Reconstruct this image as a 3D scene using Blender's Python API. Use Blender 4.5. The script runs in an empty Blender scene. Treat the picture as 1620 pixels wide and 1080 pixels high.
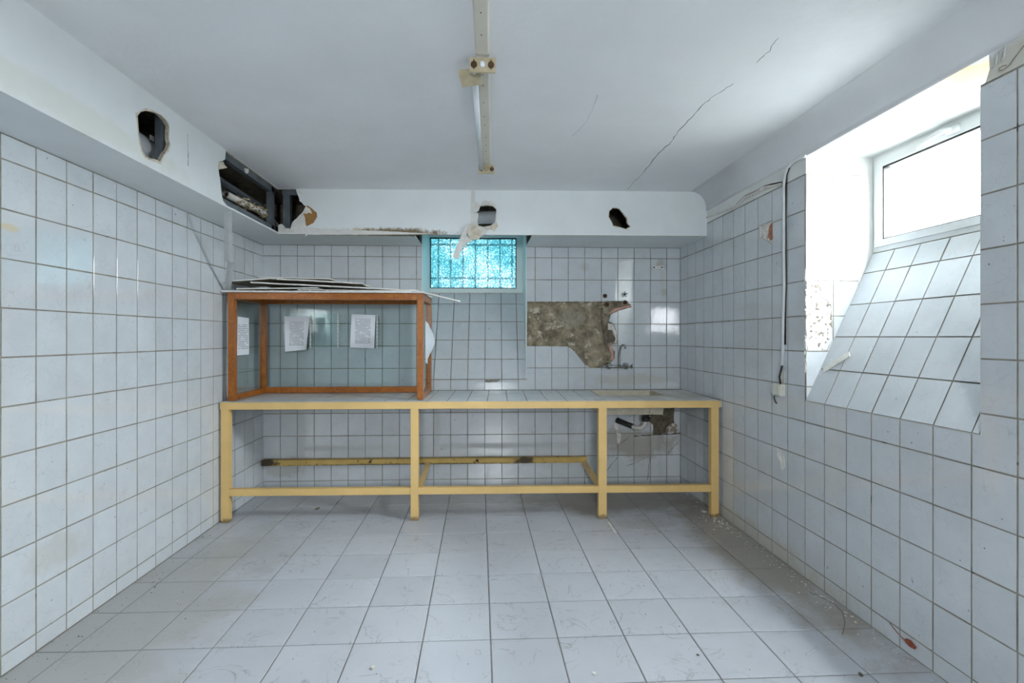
import bpy, bmesh, math, random
from mathutils import Vector, Matrix
from mathutils.geometry import delaunay_2d_cdt
R = random.Random(7)
SC = bpy.context.scene
COL = SC.collection

# ------------------------------------------------------------------ camera
F, YAW, CY, H = 743.69, 0.0687, 533.59, 1.3785      # focal length in px of the 1620x1080 frame
XL, XR, BL, BR = -1.9402, 1.8636, 4.3644, 4.26
CEIL, SOF, YR = 2.575, 2.212, -1.6
cd = bpy.data.cameras.new('camera')
cam = bpy.data.objects.new('camera', cd)
COL.objects.link(cam)
cam.location = (0, 0, H)
cam.rotation_euler = (math.pi/2, 0, -YAW)
cd.sensor_width = 36
cd.lens = 36*F/1620
cd.shift_y = -(540-CY)/1620
cd.clip_start = 0.02
SC.camera = cam
# ------------------------------------------------------------------ world, exposure, portals
W = bpy.data.worlds.new('overcast_sky')
SC.world = W
W.use_nodes = True
bg = W.node_tree.nodes['Background']
bg.inputs[0].default_value = (0.92, 0.965, 1.0, 1)
# overcast sky: three times brighter overhead than at the horizon
_t = W.node_tree
_g = _t.nodes.new('ShaderNodeTexCoord'); _s = _t.nodes.new('ShaderNodeSeparateXYZ'); _m = _t.nodes.new('ShaderNodeMapRange')
_t.links.new(_g.outputs['Generated'], _s.inputs[0]); _t.links.new(_s.outputs['Z'], _m.inputs['Value'])
SKY = 235.0
_m.inputs['From Min'].default_value = 0; _m.inputs['From Max'].default_value = 1
_m.inputs['To Min'].default_value = SKY/3; _m.inputs['To Max'].default_value = SKY
_t.links.new(_m.outputs['Result'], bg.inputs[1])
vs = SC.view_settings
vs.view_transform = 'Standard'
vs.look = 'None'
vs.gamma = 1
vs.use_curve_mapping = False
vs.exposure = 0.18
SC.cycles.use_denoising = True
SC.cycles.max_bounces = 14
SC.cycles.diffuse_bounces = 8
SC.cycles.glossy_bounces = 5
SC.cycles.transparent_max_bounces = 16
SC.cycles.caustics_reflective = False
SC.cycles.caustics_refractive = False

def portal(name, loc, look, sx, sy):
    l = bpy.data.lights.new(name, 'AREA')
    l.shape = 'RECTANGLE'
    l.size, l.size_y = sx, sy
    l.cycles.is_portal = True
    o = bpy.data.objects.new(name, l)
    COL.objects.link(o)
    o.location = loc
    o.rotation_euler = Vector(look).to_track_quat('-Z', 'Y').to_euler()
portal('portal_side_window', (2.44, 2.10, 2.14), (-1, 0, 0), 0.95, 0.56)
portal('portal_back_window', (-0.05, 4.85, 2.12), (0, -1, 0), 0.96, 0.6)
portal('portal_rear_fill', (0.0, YR-0.26, 1.75), (0, 1, 0), 0.52, 0.5)  # guides light through the fill opening added behind the camera

# ------------------------------------------------------------------ pixel -> place
cY, sY = math.cos(YAW), math.sin(YAW)
CAM = Vector((0, 0, H))
def ray(x, y):
    a, b = (x-810)/F, (CY-y)/F
    return Vector((cY*a+sY, -sY*a+cY, b))
def on_plane(p, n, P):
    r = ray(*p); n = Vector(n)
    return CAM + r*((Vector(P)-CAM).dot(n)/n.dot(r))
def onX(p, X): return on_plane(p, (1, 0, 0), (X, 0, 0))
def onY(p, Y): return on_plane(p, (0, 1, 0), (0, Y, 0))
def onZ(p, Z): return on_plane(p, (0, 0, 1), (0, 0, Z))

class Frame:
    """a flat piece of the place: origin, u along it, v up it, n towards the room"""
    def __init__(s, o, u, v):
        s.o = Vector(o); s.u = Vector(u).normalized(); s.v = Vector(v).normalized()
        s.n = s.u.cross(s.v).normalized()
        s.m = Matrix(((s.u.x, s.v.x, s.n.x, s.o.x), (s.u.y, s.v.y, s.n.y, s.o.y), (s.u.z, s.v.z, s.n.z, s.o.z), (0, 0, 0, 1)))
    def w(s, u, v, n=0): return s.o + s.u*u + s.v*v + s.n*n
    def px(s, p, n=0):
        q = on_plane(p, s.n, s.o + s.n*n) - s.o
        return (q.dot(s.u), q.dot(s.v))
    def loc(s, P):
        q = Vector(P)-s.o
        return (q.dot(s.u), q.dot(s.v), q.dot(s.n))
AL = math.atan((BR-BL)/(XR-XL))
FB = Frame((XL, BL, 0), (math.cos(AL), math.sin(AL), 0), (0, 0, 1))
FL = Frame((XL, 0, 0), (0, 1, 0), (0, 0, 1))
FR = Frame((XR, 4.26, 0), (0, -1, 0), (0, 0, 1))          # u = 4.26 - Y
WB = (XR-XL)/math.cos(AL)

# ------------------------------------------------------------------ materials
def nodes(name):
    m = bpy.data.materials.new(name)
    m.use_nodes = True
    return m, m.node_tree, m.node_tree.nodes['Principled BSDF']
def lk(nt, a, b): nt.links.new(a, b)
def pos(nt): return nt.nodes.new('ShaderNodeNewGeometry').outputs['Position']
def noise(nt, vec, scale, detail=4, rough=.55, dist=0):
    n = nt.nodes.new('ShaderNodeTexNoise')
    n.inputs['Scale'].default_value = scale; n.inputs['Detail'].default_value = detail
    n.inputs['Roughness'].default_value = rough; n.inputs['Distortion'].default_value = dist
    lk(nt, vec, n.inputs['Vector'])
    return n
def ramp(nt, fac, stops):
    r = nt.nodes.new('ShaderNodeValToRGB')
    e = r.color_ramp.elements
    while len(e) < len(stops): e.new(.5)
    for k, (p, c) in enumerate(stops):
        e[k].position = p
        e[k].color = (c, c, c, 1) if not hasattr(c, '__len__') else (*c, 1)
    lk(nt, fac, r.inputs[0])
    return r.outputs[0]
def mathn(nt, op, a, b=None, clamp=False):
    n = nt.nodes.new('ShaderNodeMath'); n.operation = op; n.use_clamp = clamp
    for k, v in enumerate((a, b)):
        if v is None: continue
        if isinstance(v, (int, float)): n.inputs[k].default_value = v
        else: lk(nt, v, n.inputs[k])
    return n.outputs[0]
def mixc(nt, fac, a, b, mode='MIX'):
    n = nt.nodes.new('ShaderNodeMix'); n.data_type = 'RGBA'; n.blend_type = mode
    for k, v in ((0, fac), (6, a), (7, b)):
        if isinstance(v, (int, float)): n.inputs[k].default_value = v
        elif isinstance(v, tuple): n.inputs[k].default_value = (*v, 1)
        else: lk(nt, v, n.inputs[k])
    return n.outputs[2]
def stain_or_shade(nt, P, base, centre, radii, colour, strength=.8, scale=14, rot=0):
    """a blotch of dirt or painted shade with a ragged edge at a fixed place of the surface"""
    mp = nt.nodes.new('ShaderNodeMapping'); mp.vector_type = 'TEXTURE'
    mp.inputs['Location'].default_value = centre
    mp.inputs['Rotation'].default_value = (0, 0, rot)
    mp.inputs['Scale'].default_value = radii
    lk(nt, P, mp.inputs[0])
    ln = nt.nodes.new('ShaderNodeVectorMath'); ln.operation = 'LENGTH'
    lk(nt, mp.outputs[0], ln.inputs[0])
    nz = noise(nt, P, scale, 6, .65)
    d = mathn(nt, 'ADD', ln.outputs['Value'], mathn(nt, 'MULTIPLY', mathn(nt, 'SUBTRACT', nz.outputs[0], .5), 1.6))
    f = ramp(nt, d, [(.55, strength), (1.0, 0)])
    return mixc(nt, f, base, colour)
def bump(nt, b, h, strength, dist=.01):
    n = nt.nodes.new('ShaderNodeBump')
    n.inputs['Strength'].default_value = strength; n.inputs['Distance'].default_value = dist
    lk(nt, h, n.inputs['Height']); lk(nt, n.outputs[0], b.inputs['Normal'])

def plain(name, col, rough=.5, var=.08, scale=9, bmp=0, bscale=60, metal=0, stains_and_shade=(), spec=.5, spots=None):
    m, nt, b = nodes(name)
    P = pos(nt)
    n = noise(nt, P, scale, 5)
    lo = tuple(max(0, c*(1-var)) for c in col); hi = tuple(min(1, c*(1+var)) for c in col)
    c = mixc(nt, ramp(nt, n.outputs[0], [(.3, 0), (.7, 1)]), lo, hi)
    if spots:
        sc, colr, thr = spots
        n2 = noise(nt, P, sc, 6, .7)
        c = mixc(nt, ramp(nt, n2.outputs[0], [(thr, 0), (thr+.05, 1)]), c, colr)
    for s in stains_and_shade: c = stain_or_shade(nt, P, c, *s)
    lk(nt, c, b.inputs['Base Color'])
    b.inputs['Roughness'].default_value = rough
    b.inputs['Metallic'].default_value = metal
    b.inputs['Specular IOR Level'].default_value = spec
    if bmp: bump(nt, b, noise(nt, P, bscale, 4).outputs[0], bmp)
    return m

def tile_mat(name, col, vein, vscale, vamt, rough, wave, stains_and_shade=(), rnd=.06, vw=.03, ior=1.5, contour=False):
    m, nt, b = nodes(name)
    P = pos(nt)
    oi = nt.nodes.new('ShaderNodeObjectInfo')
    # each tile has its own piece of the pattern
    off = nt.nodes.new('ShaderNodeVectorMath'); off.operation = 'ADD'
    cx = nt.nodes.new('ShaderNodeCombineXYZ')
    for k in range(3): lk(nt, mathn(nt, 'MULTIPLY', oi.outputs['Random'], 7.3+3.1*k), cx.inputs[k])
    lk(nt, P, off.inputs[0]); lk(nt, cx.outputs[0], off.inputs[1])
    V = off.outputs[0]
    wob = noise(nt, V, vscale*.9, 3)
    wv = nt.nodes.new('ShaderNodeVectorMath'); wv.operation = 'MULTIPLY_ADD'
    lk(nt, wob.outputs['Color'], wv.inputs[0]); wv.inputs[1].default_value = (.55/vscale,)*3; lk(nt, V, wv.inputs[2])
    vo = nt.nodes.new('ShaderNodeTexVoronoi'); vo.feature = 'DISTANCE_TO_EDGE'
    vo.inputs['Scale'].default_value = vscale
    lk(nt, wv.outputs[0], vo.inputs['Vector'])
    if contour:
        cn = noise(nt, V, vscale*.55, 3.2, .58, 1.1)
        line = ramp(nt, mathn(nt, 'ABSOLUTE', mathn(nt, 'SUBTRACT', cn.outputs[0], .5)), [(0, 1), (vw, 0)])
    else: line = ramp(nt, vo.outputs['Distance'], [(0, 1), (vw, 0)])
    gate = ramp(nt, noise(nt, V, vscale*.55, 3).outputs[0], [(.42, 0), (.62, 1)])
    fac = mathn(nt, 'MULTIPLY', mathn(nt, 'MULTIPLY', line, gate), vamt)
    cl = noise(nt, V, vscale*.35, 4)
    base = mixc(nt, ramp(nt, cl.outputs[0], [(.3, 0), (.7, 1)]), tuple(c*.95 for c in col), tuple(min(1, c*1.04) for c in col))
    base = mixc(nt, fac, base, vein)
    tint = mathn(nt, 'ADD', mathn(nt, 'MULTIPLY', oi.outputs['Random'], rnd), 1-rnd)
    tc = nt.nodes.new('ShaderNodeCombineXYZ')
    for k in range(3): lk(nt, tint, tc.inputs[k])
    base = mixc(nt, 1.0, base, tc.outputs[0], 'MULTIPLY')
    # small dark specks
    sp = noise(nt, P, 46, 2, .5)
    base = mixc(nt, ramp(nt, sp.outputs[0], [(.745, 0), (.77, .75)]), base, (.12, .11, .10))
    for s in stains_and_shade: base = stain_or_shade(nt, P, base, *s)
    lk(nt, base, b.inputs['Base Color'])
    rn = noise(nt, P, 5, 4)
    lk(nt, ramp(nt, rn.outputs[0], [(.3, rough*.9), (.75, rough*1.3)]), b.inputs['Roughness'])
    b.inputs['IOR'].default_value = ior
    if wave: bump(nt, b, noise(nt, P, 26, 3).outputs[0], wave, .01)
    return m

BROWN = (.16, .11, .055)
DIRT = (.20, .17, .125)
T_WALL = tile_mat('glazed_wall_tile', (.575, .61, .635), (.36, .37, .40), 24, .42, .045, .03, ior=1.9, stains_and_shade=[
    (tuple(onX((15, 360), XL)), (.05, .05, .02), (.62, .52, .30), .7, 40),
    (tuple(FB.w(*FB.px((1044, 418)))), (.05, .05, .06), (.42, .38, .28), .6, 25),
    (tuple(FB.w(*FB.px((1050, 462)))), (.035, .05, .045), (.48, .44, .32), .6, 25),
    (tuple(FB.w(*FB.px((1047, 440)))), (.03, .05, .12), (.50, .48, .38), .4, 25),
    (tuple(FB.w(*FB.px((925, 422)))), (.06, .05, .05), (.45, .42, .38), .4, 25),
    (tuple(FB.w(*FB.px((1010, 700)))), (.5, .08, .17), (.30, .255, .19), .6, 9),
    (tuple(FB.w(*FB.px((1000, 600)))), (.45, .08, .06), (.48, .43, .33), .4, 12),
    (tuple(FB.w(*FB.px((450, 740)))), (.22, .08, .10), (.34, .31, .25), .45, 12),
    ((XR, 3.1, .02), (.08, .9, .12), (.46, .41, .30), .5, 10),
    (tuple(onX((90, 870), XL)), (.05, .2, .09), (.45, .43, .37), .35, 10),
    (tuple(onX((1180, 740), XR)), (.05, .4, .3), (.55, .49, .40), .22, 6),
])
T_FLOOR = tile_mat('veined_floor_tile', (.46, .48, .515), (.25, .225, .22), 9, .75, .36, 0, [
    ((1.75, 3.0, 0), (.32, 1.3, .1), (.25, .215, .16), .72, 4),  # right wall dirt, with the shade below the window painted into its colour
    ((1.2, 3.95, 0), (1.0, .42, .1), (.22, .19, .15), .75, 4),  # dirt under the counter, partly shade painted in
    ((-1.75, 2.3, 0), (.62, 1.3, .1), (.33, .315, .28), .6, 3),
    ((-.3, 4.05, 0), (1.8, .30, .1), (.34, .32, .29), .45, 4),  # under-counter band: dirt with some painted shade
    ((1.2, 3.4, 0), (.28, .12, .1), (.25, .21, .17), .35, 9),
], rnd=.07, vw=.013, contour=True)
T_SILL = tile_mat('sill_tile_glaze', (.60, .635, .66), (.42, .43, .46), 24, .35, .22, .04, rnd=.05)
T_COUNTER = tile_mat('counter_tile_glaze', (.60, .63, .64), (.42, .41, .40), 20, .4, .3, 0, [
    ((1.45, 3.9, .9), (.55, .45, .1), (.40, .36, .28), .7, 9),
    ((-1.2, 3.95, .9), (.8, .35, .1), (.48, .46, .42), .45, 8)])
GROUT = plain('grout', (.235, .215, .175), .9, .25, 12, .2, 80, spots=(9, (.08, .07, .05), .62))
GROUT_F = plain('floor_grout', (.21, .20, .19), .9, .2, 12, .2, 80)
BEAM = (tuple(Vector((-.62, 3.86, SOF))), (.62, .06, .05))
PLASTER = plain('ceiling_paint', (.80, .81, .82), .75, .03, 3, .14, 30, stains_and_shade=[
    ((1.5, 1.2, CEIL), (.5, .5, .1), (.62, .63, .60), .3, 3)])
BULK = plain('bulkhead_paint', (.72, .755, .76), .7, .03, 4, .05, 40, stains_and_shade=[
    ((-.92, 3.872, SOF+.006), (.66, .08, .05), (.52, .43, .29), .8, 18),
    ((-.66, 3.86, SOF+.008), (.46, .08, .052), BROWN, .95, 22),
    ((-1.615, 2.0, SOF+.06), (.05, .8, .07), (.62, .62, .50), .35, 8)])
PLAST_R = plain('yellowed_plaster', (.68, .69, .67), .8, .06, 6, .15, 40, stains_and_shade=[
    ((1.95, 1.72, 2.414), (.14, .10, .08), (.55, .36, .13), .75, 16),
    ((2.1, 2.3, 2.415), (.12, .25, .05), (.64, .60, .44), .5, 8),
    ((1.864, 1.5, 2.36), (.05, .3, .06), (.52, .48, .38), .6, 12)])
COVE = plain('cove_paint', (.71, .72, .73), .75, .03, 4, .12, 30)
GYP = plain('gypsum_core', (.58, .53, .43), .9, .2, 30, .5, 70, spots=(40, (.22, .16, .10), .60))
GYPW = plain('gypsum_white', (.66, .65, .61), .9, .12, 20, .4, 70, spots=(55, (.2, .17, .13), .68))
KRAFT = plain('brown_board_paper', (.30, .16, .05), .9, .2, 25, .2, 80)
MORTAR = plain('old_mortar', (.25, .21, .145), .95, .55, 13, 1.0, 30, spots=(15, (.50, .46, .37), .58), stains_and_shade=[(tuple(FB.w(*FB.px((905, 505)))), (.16, .06, .10), (.33, .30, .24), .7, 12), (tuple(FB.w(*FB.px((870, 530)))), (.12, .06, .06), (.14, .11, .07), .7, 14), (tuple(FB.w(*FB.px((945, 560)))), (.08, .06, .10), (.36, .31, .22), .6, 14)])
MORTAR_D = plain('added_liner_dark', (.13, .11, .08), .95, .4, 22, 1.0, 38, spots=(33, (.35, .31, .24), .64))
MORTAR_W = plain('white_mortar', (.66, .63, .58), .95, .2, 24, .8, 40, spots=(30, (.42, .36, .29), .58))
MORTAR_J = plain('grey_brown_render', (.30, .25, .20), .95, .4, 26, 1.0, 40, spots=(26, (.60, .57, .52), .54))
BRICK = plain('red_clay', (.36, .15, .09), .95, .3, 30, .6, 60)
PINK = plain('pink_clay', (.52, .31, .24), .95, .2, 30, .6, 60)
YEL = plain('yellow_paint', (.66, .45, .175), .45, .06, 6, .03, 60, spots=(34, (.09, .055, .03), .68), stains_and_shade=[((x, y, .0), (.08, .08, .035), (.13, .08, .04), .8, 40) for x, y in ((-1.88, 3.63), (-.49, 3.58), (.93, 3.52), (1.81, 3.48))])
YEL_D = plain('rusty_yellow_paint', (.50, .34, .10), .6, .12, 8, .1, 60, spots=(22, (.03, .02, .012), .60), stains_and_shade=[(tuple(FB.w(.05, .262, .06)), (.14, .1, .05), (.02, .013, .008), .95, 20), (tuple(FB.w(2.35, .262, .06)), (.10, .1, .05), (.02, .013, .008), .9, 20), (tuple(FB.w(1.4, .238, .06)), (1.6, .1, .012), (.03, .02, .012), .8, 20)])
WOOD, nt_, b_ = nodes('varnished_wood')
P_ = pos(nt_)
mp_ = nt_.nodes.new('ShaderNodeMapping'); mp_.inputs['Scale'].default_value = (10, 40, 10); lk(nt_, P_, mp_.inputs[0])
g_ = noise(nt_, mp_.outputs[0], 3, 6, .6, 1.2)
c_ = mixc(nt_, ramp(nt_, g_.outputs[0], [(.3, 0), (.7, 1)]), (.21, .06, .006), (.39, .13, .016))
k_ = noise(nt_, P_, 18, 3)
c_ = mixc(nt_, ramp(nt_, k_.outputs[0], [(.70, 0), (.76, 1)]), c_, (.10, .03, .008))
lk(nt_, c_, b_.inputs['Base Color']); b_.inputs['Roughness'].default_value = .28
GALV = plain('galvanised_steel', (.20, .235, .26), .42, .2, 12, .05, 60, metal=.75, spots=(20, (.62, .62, .60), .68))
DUCTM = plain('grey_duct_plastic', (.50, .52, .54), .45, .08, 10)
PIPEW = plain('white_pipe', (.62, .61, .57), .5, .1, 10, .1, 50)
RUST = plain('rusted_iron', (.10, .055, .03), .85, .4, 30, .8, 70, metal=.2)
LAG = plain('frayed_lagging', (.40, .32, .20), .95, .4, 60, 1.0, 90, spots=(70, (.06, .045, .03), .55))
CHROME = plain('tarnished_chrome', (.50, .50, .50), .22, .25, 40, .0, 60, metal=1, spots=(60, (.16, .15, .13), .62))
BLACK = plain('black_rubber', (.012, .012, .012), .6, .2, 20)
PVC = plain('white_window_plastic', (.72, .74, .74), .35, .03, 5)
PVC_B = plain('aqua_white_window_frame', (.66, .76, .75), .4, .03, 5)
CREAM = plain('cream_enamel', (.66, .62, .53), .4, .05, 8, .03, 40, spots=(30, (.22, .11, .03), .74))
BRASS = plain('aged_cream_plate', (.42, .36, .235), .5, .15, 25, .1, 60, spots=(35, (.14, .09, .04), .66))
SOCKET = plain('aged_white_plastic', (.66, .65, .58), .5, .08, 20, 0, 60, spots=(26, (.40, .34, .22), .64))
SINKM = plain('stained_stone_sink', (.50, .46, .36), .6, .15, 12, .2, 60, spots=(14, (.34, .29, .20), .60))
BOARD = plain('dusty_board', (.43, .385, .31), .9, .25, 14, .4, 60, spots=(24, (.20, .16, .11), .60))
BOARDW = plain('pale_board', (.66, .65, .62), .85, .1, 14, .3, 60)
CRACK = plain('crack_shadow', (.03, .027, .025), 1, .3, 40, spec=0)
LEAF = plain('dry_red_leaf', (.24, .06, .03), .7, .3, 60)
TUBE = plain('white_tube_glass', (.78, .82, .86), .2, .02, 5)
ALU = plain('white_painted_bead', (.66, .68, .68), .5, .06, 20, 0, 60, spots=(40, (.28, .26, .24), .68))
GROUND = plain('pale_concrete', (.80, .80, .79), .9, .1, 3)
GRILLE = plain('dark_teal_iron', (.03, .10, .11), .6, .2, 10)

def paper_mat(name, axis, lines, sc):
    m, nt, b = nodes(name)
    tc = nt.nodes.new('ShaderNodeTexCoord')
    se = nt.nodes.new('ShaderNodeSeparateXYZ'); lk(nt, tc.outputs['Object'], se.inputs[0])
    u, v = se.outputs[0], se.outputs[1]
    row = mathn(nt, 'FRACT', mathn(nt, 'MULTIPLY', v, lines))
    on = mathn(nt, 'LESS_THAN', row, .42)
    cx = nt.nodes.new('ShaderNodeCombineXYZ')
    lk(nt, mathn(nt, 'MULTIPLY', u, 260), cx.inputs[0]); lk(nt, mathn(nt, 'FLOOR', mathn(nt, 'MULTIPLY', v, lines)), cx.inputs[1])
    wd = noise(nt, cx.outputs[0], 1.0, 2)
    word = ramp(nt, wd.outputs[0], [(.40, 0), (.44, 1)])
    c2 = nt.nodes.new('ShaderNodeCombineXYZ')
    lk(nt, mathn(nt, 'MULTIPLY', u, 14), c2.inputs[0]); lk(nt, mathn(nt, 'FLOOR', mathn(nt, 'MULTIPLY', v, lines)), c2.inputs[1])
    gap = ramp(nt, noise(nt, c2.outputs[0], 1.3, 1).outputs[0], [(.36, 0), (.40, 1)])
    inb = mathn(nt, 'MULTIPLY', mathn(nt, 'LESS_THAN', mathn(nt, 'ABSOLUTE', u), sc[0]), mathn(nt, 'LESS_THAN', mathn(nt, 'ABSOLUTE', v), sc[1]))
    f = mathn(nt, 'MULTIPLY', mathn(nt, 'MULTIPLY', mathn(nt, 'MULTIPLY', on, word), gap), inb)
    c = mixc(nt, mathn(nt, 'MULTIPLY', f, .72), (.74, .76, .80), (.10, .10, .12))
    lk(nt, c, b.inputs['Base Color']); b.inputs['Roughness'].default_value = .7
    return m
PAPER_A = paper_mat('printed_sheet', 0, 78, (.062, .105))
PAPER_B = paper_mat('dense_printed_sheet', 0, 96, (.066, .108))
PAPER_C = paper_mat('listed_sheet', 0, 70, (.075, .10))
PAPER_P = plain('blank_paper', (.62, .66, .70), .7, .03, 10)

def glass_mat(name, tint, gloss=.06, rough=.02):
    m = bpy.data.materials.new(name); m.use_nodes = True
    nt = m.node_tree; nt.nodes.clear()
    out = nt.nodes.new('ShaderNodeOutputMaterial')
    tr = nt.nodes.new('ShaderNodeBsdfTransparent'); tr.inputs[0].default_value = (*tint, 1)
    gl = nt.nodes.new('ShaderNodeBsdfGlossy'); gl.inputs['Roughness'].default_value = rough
    fr = nt.nodes.new('ShaderNodeFresnel'); fr.inputs['IOR'].default_value = 1.45
    mx = nt.nodes.new('ShaderNodeMixShader')
    lk(nt, mathn(nt, 'ADD', mathn(nt, 'MULTIPLY', fr.outputs[0], .55), gloss*.3), mx.inputs[0])
    lk(nt, tr.outputs[0], mx.inputs[1]); lk(nt, gl.outputs[0], mx.inputs[2])
    lk(nt, mx.outputs[0], out.inputs[0])
    return m
G_CLEAR = glass_mat('clear_glass', (.95, .97, .97))
G_CAB = glass_mat('green_tinted_glass', (.95, .988, .984), .0)
def frosted():
    m = bpy.data.materials.new('aqua_textured_glass'); m.use_nodes = True
    nt = m.node_tree; nt.nodes.clear()
    out = nt.nodes.new('ShaderNodeOutputMaterial')
    P = pos(nt)
    wv = nt.nodes.new('ShaderNodeVectorMath'); wv.operation = 'MULTIPLY_ADD'
    lk(nt, noise(nt, P, 40, 3).outputs['Color'], wv.inputs[0]); wv.inputs[1].default_value = (.03,)*3; lk(nt, P, wv.inputs[2])
    vo = nt.nodes.new('ShaderNodeTexVoronoi'); vo.feature = 'DISTANCE_TO_EDGE'; vo.inputs['Scale'].default_value = 40
    lk(nt, wv.outputs[0], vo.inputs['Vector'])
    cell = ramp(nt, vo.outputs['Distance'], [(0, 0), (.22, 1)])
    big = ramp(nt, noise(nt, P, 4.5, 4).outputs[0], [(.38, 0), (.66, 1)])
    col = mixc(nt, cell, (.022, .055, .062), (.066, .122, .132))
    col = mixc(nt, mathn(nt, 'MULTIPLY', big, cell), col, (.15, .18, .188))
    tr = nt.nodes.new('ShaderNodeBsdfTransparent'); lk(nt, col, tr.inputs[0])
    tl = nt.nodes.new('ShaderNodeBsdfTranslucent'); lk(nt, col, tl.inputs[0])
    mx = nt.nodes.new('ShaderNodeMixShader'); mx.inputs[0].default_value = .3
    lk(nt, tr.outputs[0], mx.inputs[1]); lk(nt, tl.outputs[0], mx.inputs[2])
    gl = nt.nodes.new('ShaderNodeBsdfGlossy'); gl.inputs['Roughness'].default_value = .1
    m2 = nt.nodes.new('ShaderNodeMixShader'); m2.inputs[0].default_value = .04
    lk(nt, mx.outputs[0], m2.inputs[1]); lk(nt, gl.outputs[0], m2.inputs[2])
    lk(nt, m2.outputs[0], out.inputs[0])
    return m
G_FROST = frosted()

# ------------------------------------------------------------------ mesh helpers
def mesh_of(bm, name='m', smooth=False):
    bmesh.ops.recalc_face_normals(bm, faces=bm.faces)
    me = bpy.data.meshes.new(name)
    bm.to_mesh(me); bm.free()
    if smooth:
        for p in me.polygons: p.use_smooth = True
    return me
def obj(name, me, mats, parent=None, m=None, loc=None, rot=None):
    if isinstance(me, bmesh.types.BMesh): me = mesh_of(me, name)
    if mats is not None and not me.materials:
        for x in (mats if isinstance(mats, (list, tuple)) else [mats]): me.materials.append(x)
    o = bpy.data.objects.new(name, me)
    COL.objects.link(o)
    if parent is not None: o.parent = parent
    if m is not None: o.matrix_basis = m
    if loc is not None: o.location = loc
    if rot is not None: o.rotation_euler = rot
    return o
def tag(o, label=None, cat=None, group=None, kind=None):
    if label: o['label'] = label
    if cat: o['category'] = cat
    if group: o['group'] = group
    if kind: o['kind'] = kind
    return o
def empty(name, loc, label, cat, rz=0, group=None):
    o = bpy.data.objects.new(name, None)
    COL.objects.link(o); o.empty_display_size = .05
    o.location = loc; o.rotation_euler = (0, 0, rz)
    return tag(o, label, cat, group)
def box(bm, lo, hi, M=None):
    vs_ = [Vector((x, y, z)) for x in (lo[0], hi[0]) for y in (lo[1], hi[1]) for z in (lo[2], hi[2])]
    if M is not None: vs_ = [M @ v for v in vs_]
    v = [bm.verts.new(p) for p in vs_]
    for f in ((0, 1, 3, 2), (4, 6, 7, 5), (0, 4, 5, 1), (2, 3, 7, 6), (0, 2, 6, 4), (1, 5, 7, 3)):
        bm.faces.new([v[k] for k in f])
def bbox(lo, hi, bev=0):
    bm = bmesh.new(); box(bm, lo, hi)
    if bev: bmesh.ops.bevel(bm, geom=bm.edges[:], offset=bev, segments=2, affect='EDGES')
    return bm
def ngon(bm, pts, flip=False):
    return bm.faces.new([bm.verts.new(p) for p in pts])
def tube(bm, pts, r, seg=10, caps=True):
    """a round bar along points; r a number or one radius per point"""
    pts = [Vector(p) for p in pts]
    rr = r if hasattr(r, '__len__') else [r]*len(pts)
    rings = []
    up = None
    for k, p in enumerate(pts):
        d = (pts[min(k+1, len(pts)-1)]-pts[max(k-1, 0)]).normalized()
        if up is None: up = Vector((0, 0, 1)) if abs(d.z) < .9 else Vector((1, 0, 0))
        a = d.cross(up).normalized(); b = a.cross(d).normalized(); up = b
        rings.append([bm.verts.new(p+a*math.cos(t)*rr[k]+b*math.sin(t)*rr[k]) for t in (2*math.pi*j/seg for j in range(seg))])
    for q, w in zip(rings, rings[1:]):
        for j in range(seg): bm.faces.new((q[j], q[(j+1) % seg], w[(j+1) % seg], w[j]))
    if caps: bm.faces.new(rings[0]); bm.faces.new(rings[-1])
def tube_m(pts, r, seg=10, smooth=True):
    bm = bmesh.new(); tube(bm, pts, r, seg); return mesh_of(bm, 'tube', smooth)
def bar_m(p, q, w, t, up=(0, 0, 1)):
    """square bar from p to q"""
    p, q = Vector(p), Vector(q); d = q-p
    z = d.normalized(); x = z.cross(Vector(up)).normalized(); y = x.cross(z)
    M = Matrix(((z.x, x.x, y.x, p.x), (z.y, x.y, y.y, p.y), (z.z, x.z, y.z, p.z), (0, 0, 0, 1)))
    bm = bmesh.new(); box(bm, (0, -w/2, -t/2), (d.length, w/2, t/2), M)
    bmesh.ops.bevel(bm, geom=bm.edges[:], offset=min(w, t)*.07, segments=2, affect='EDGES')
    return mesh_of(bm, 'bar')
def inside(p, poly):
    x, y = p; c = False; n = len(poly)
    for i in range(n):
        x1, y1 = poly[i]; x2, y2 = poly[i-1]
        if (y1 > y) != (y2 > y) and x < (x2-x1)*(y-y1)/(y2-y1)+x1: c = not c
    return c
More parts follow.
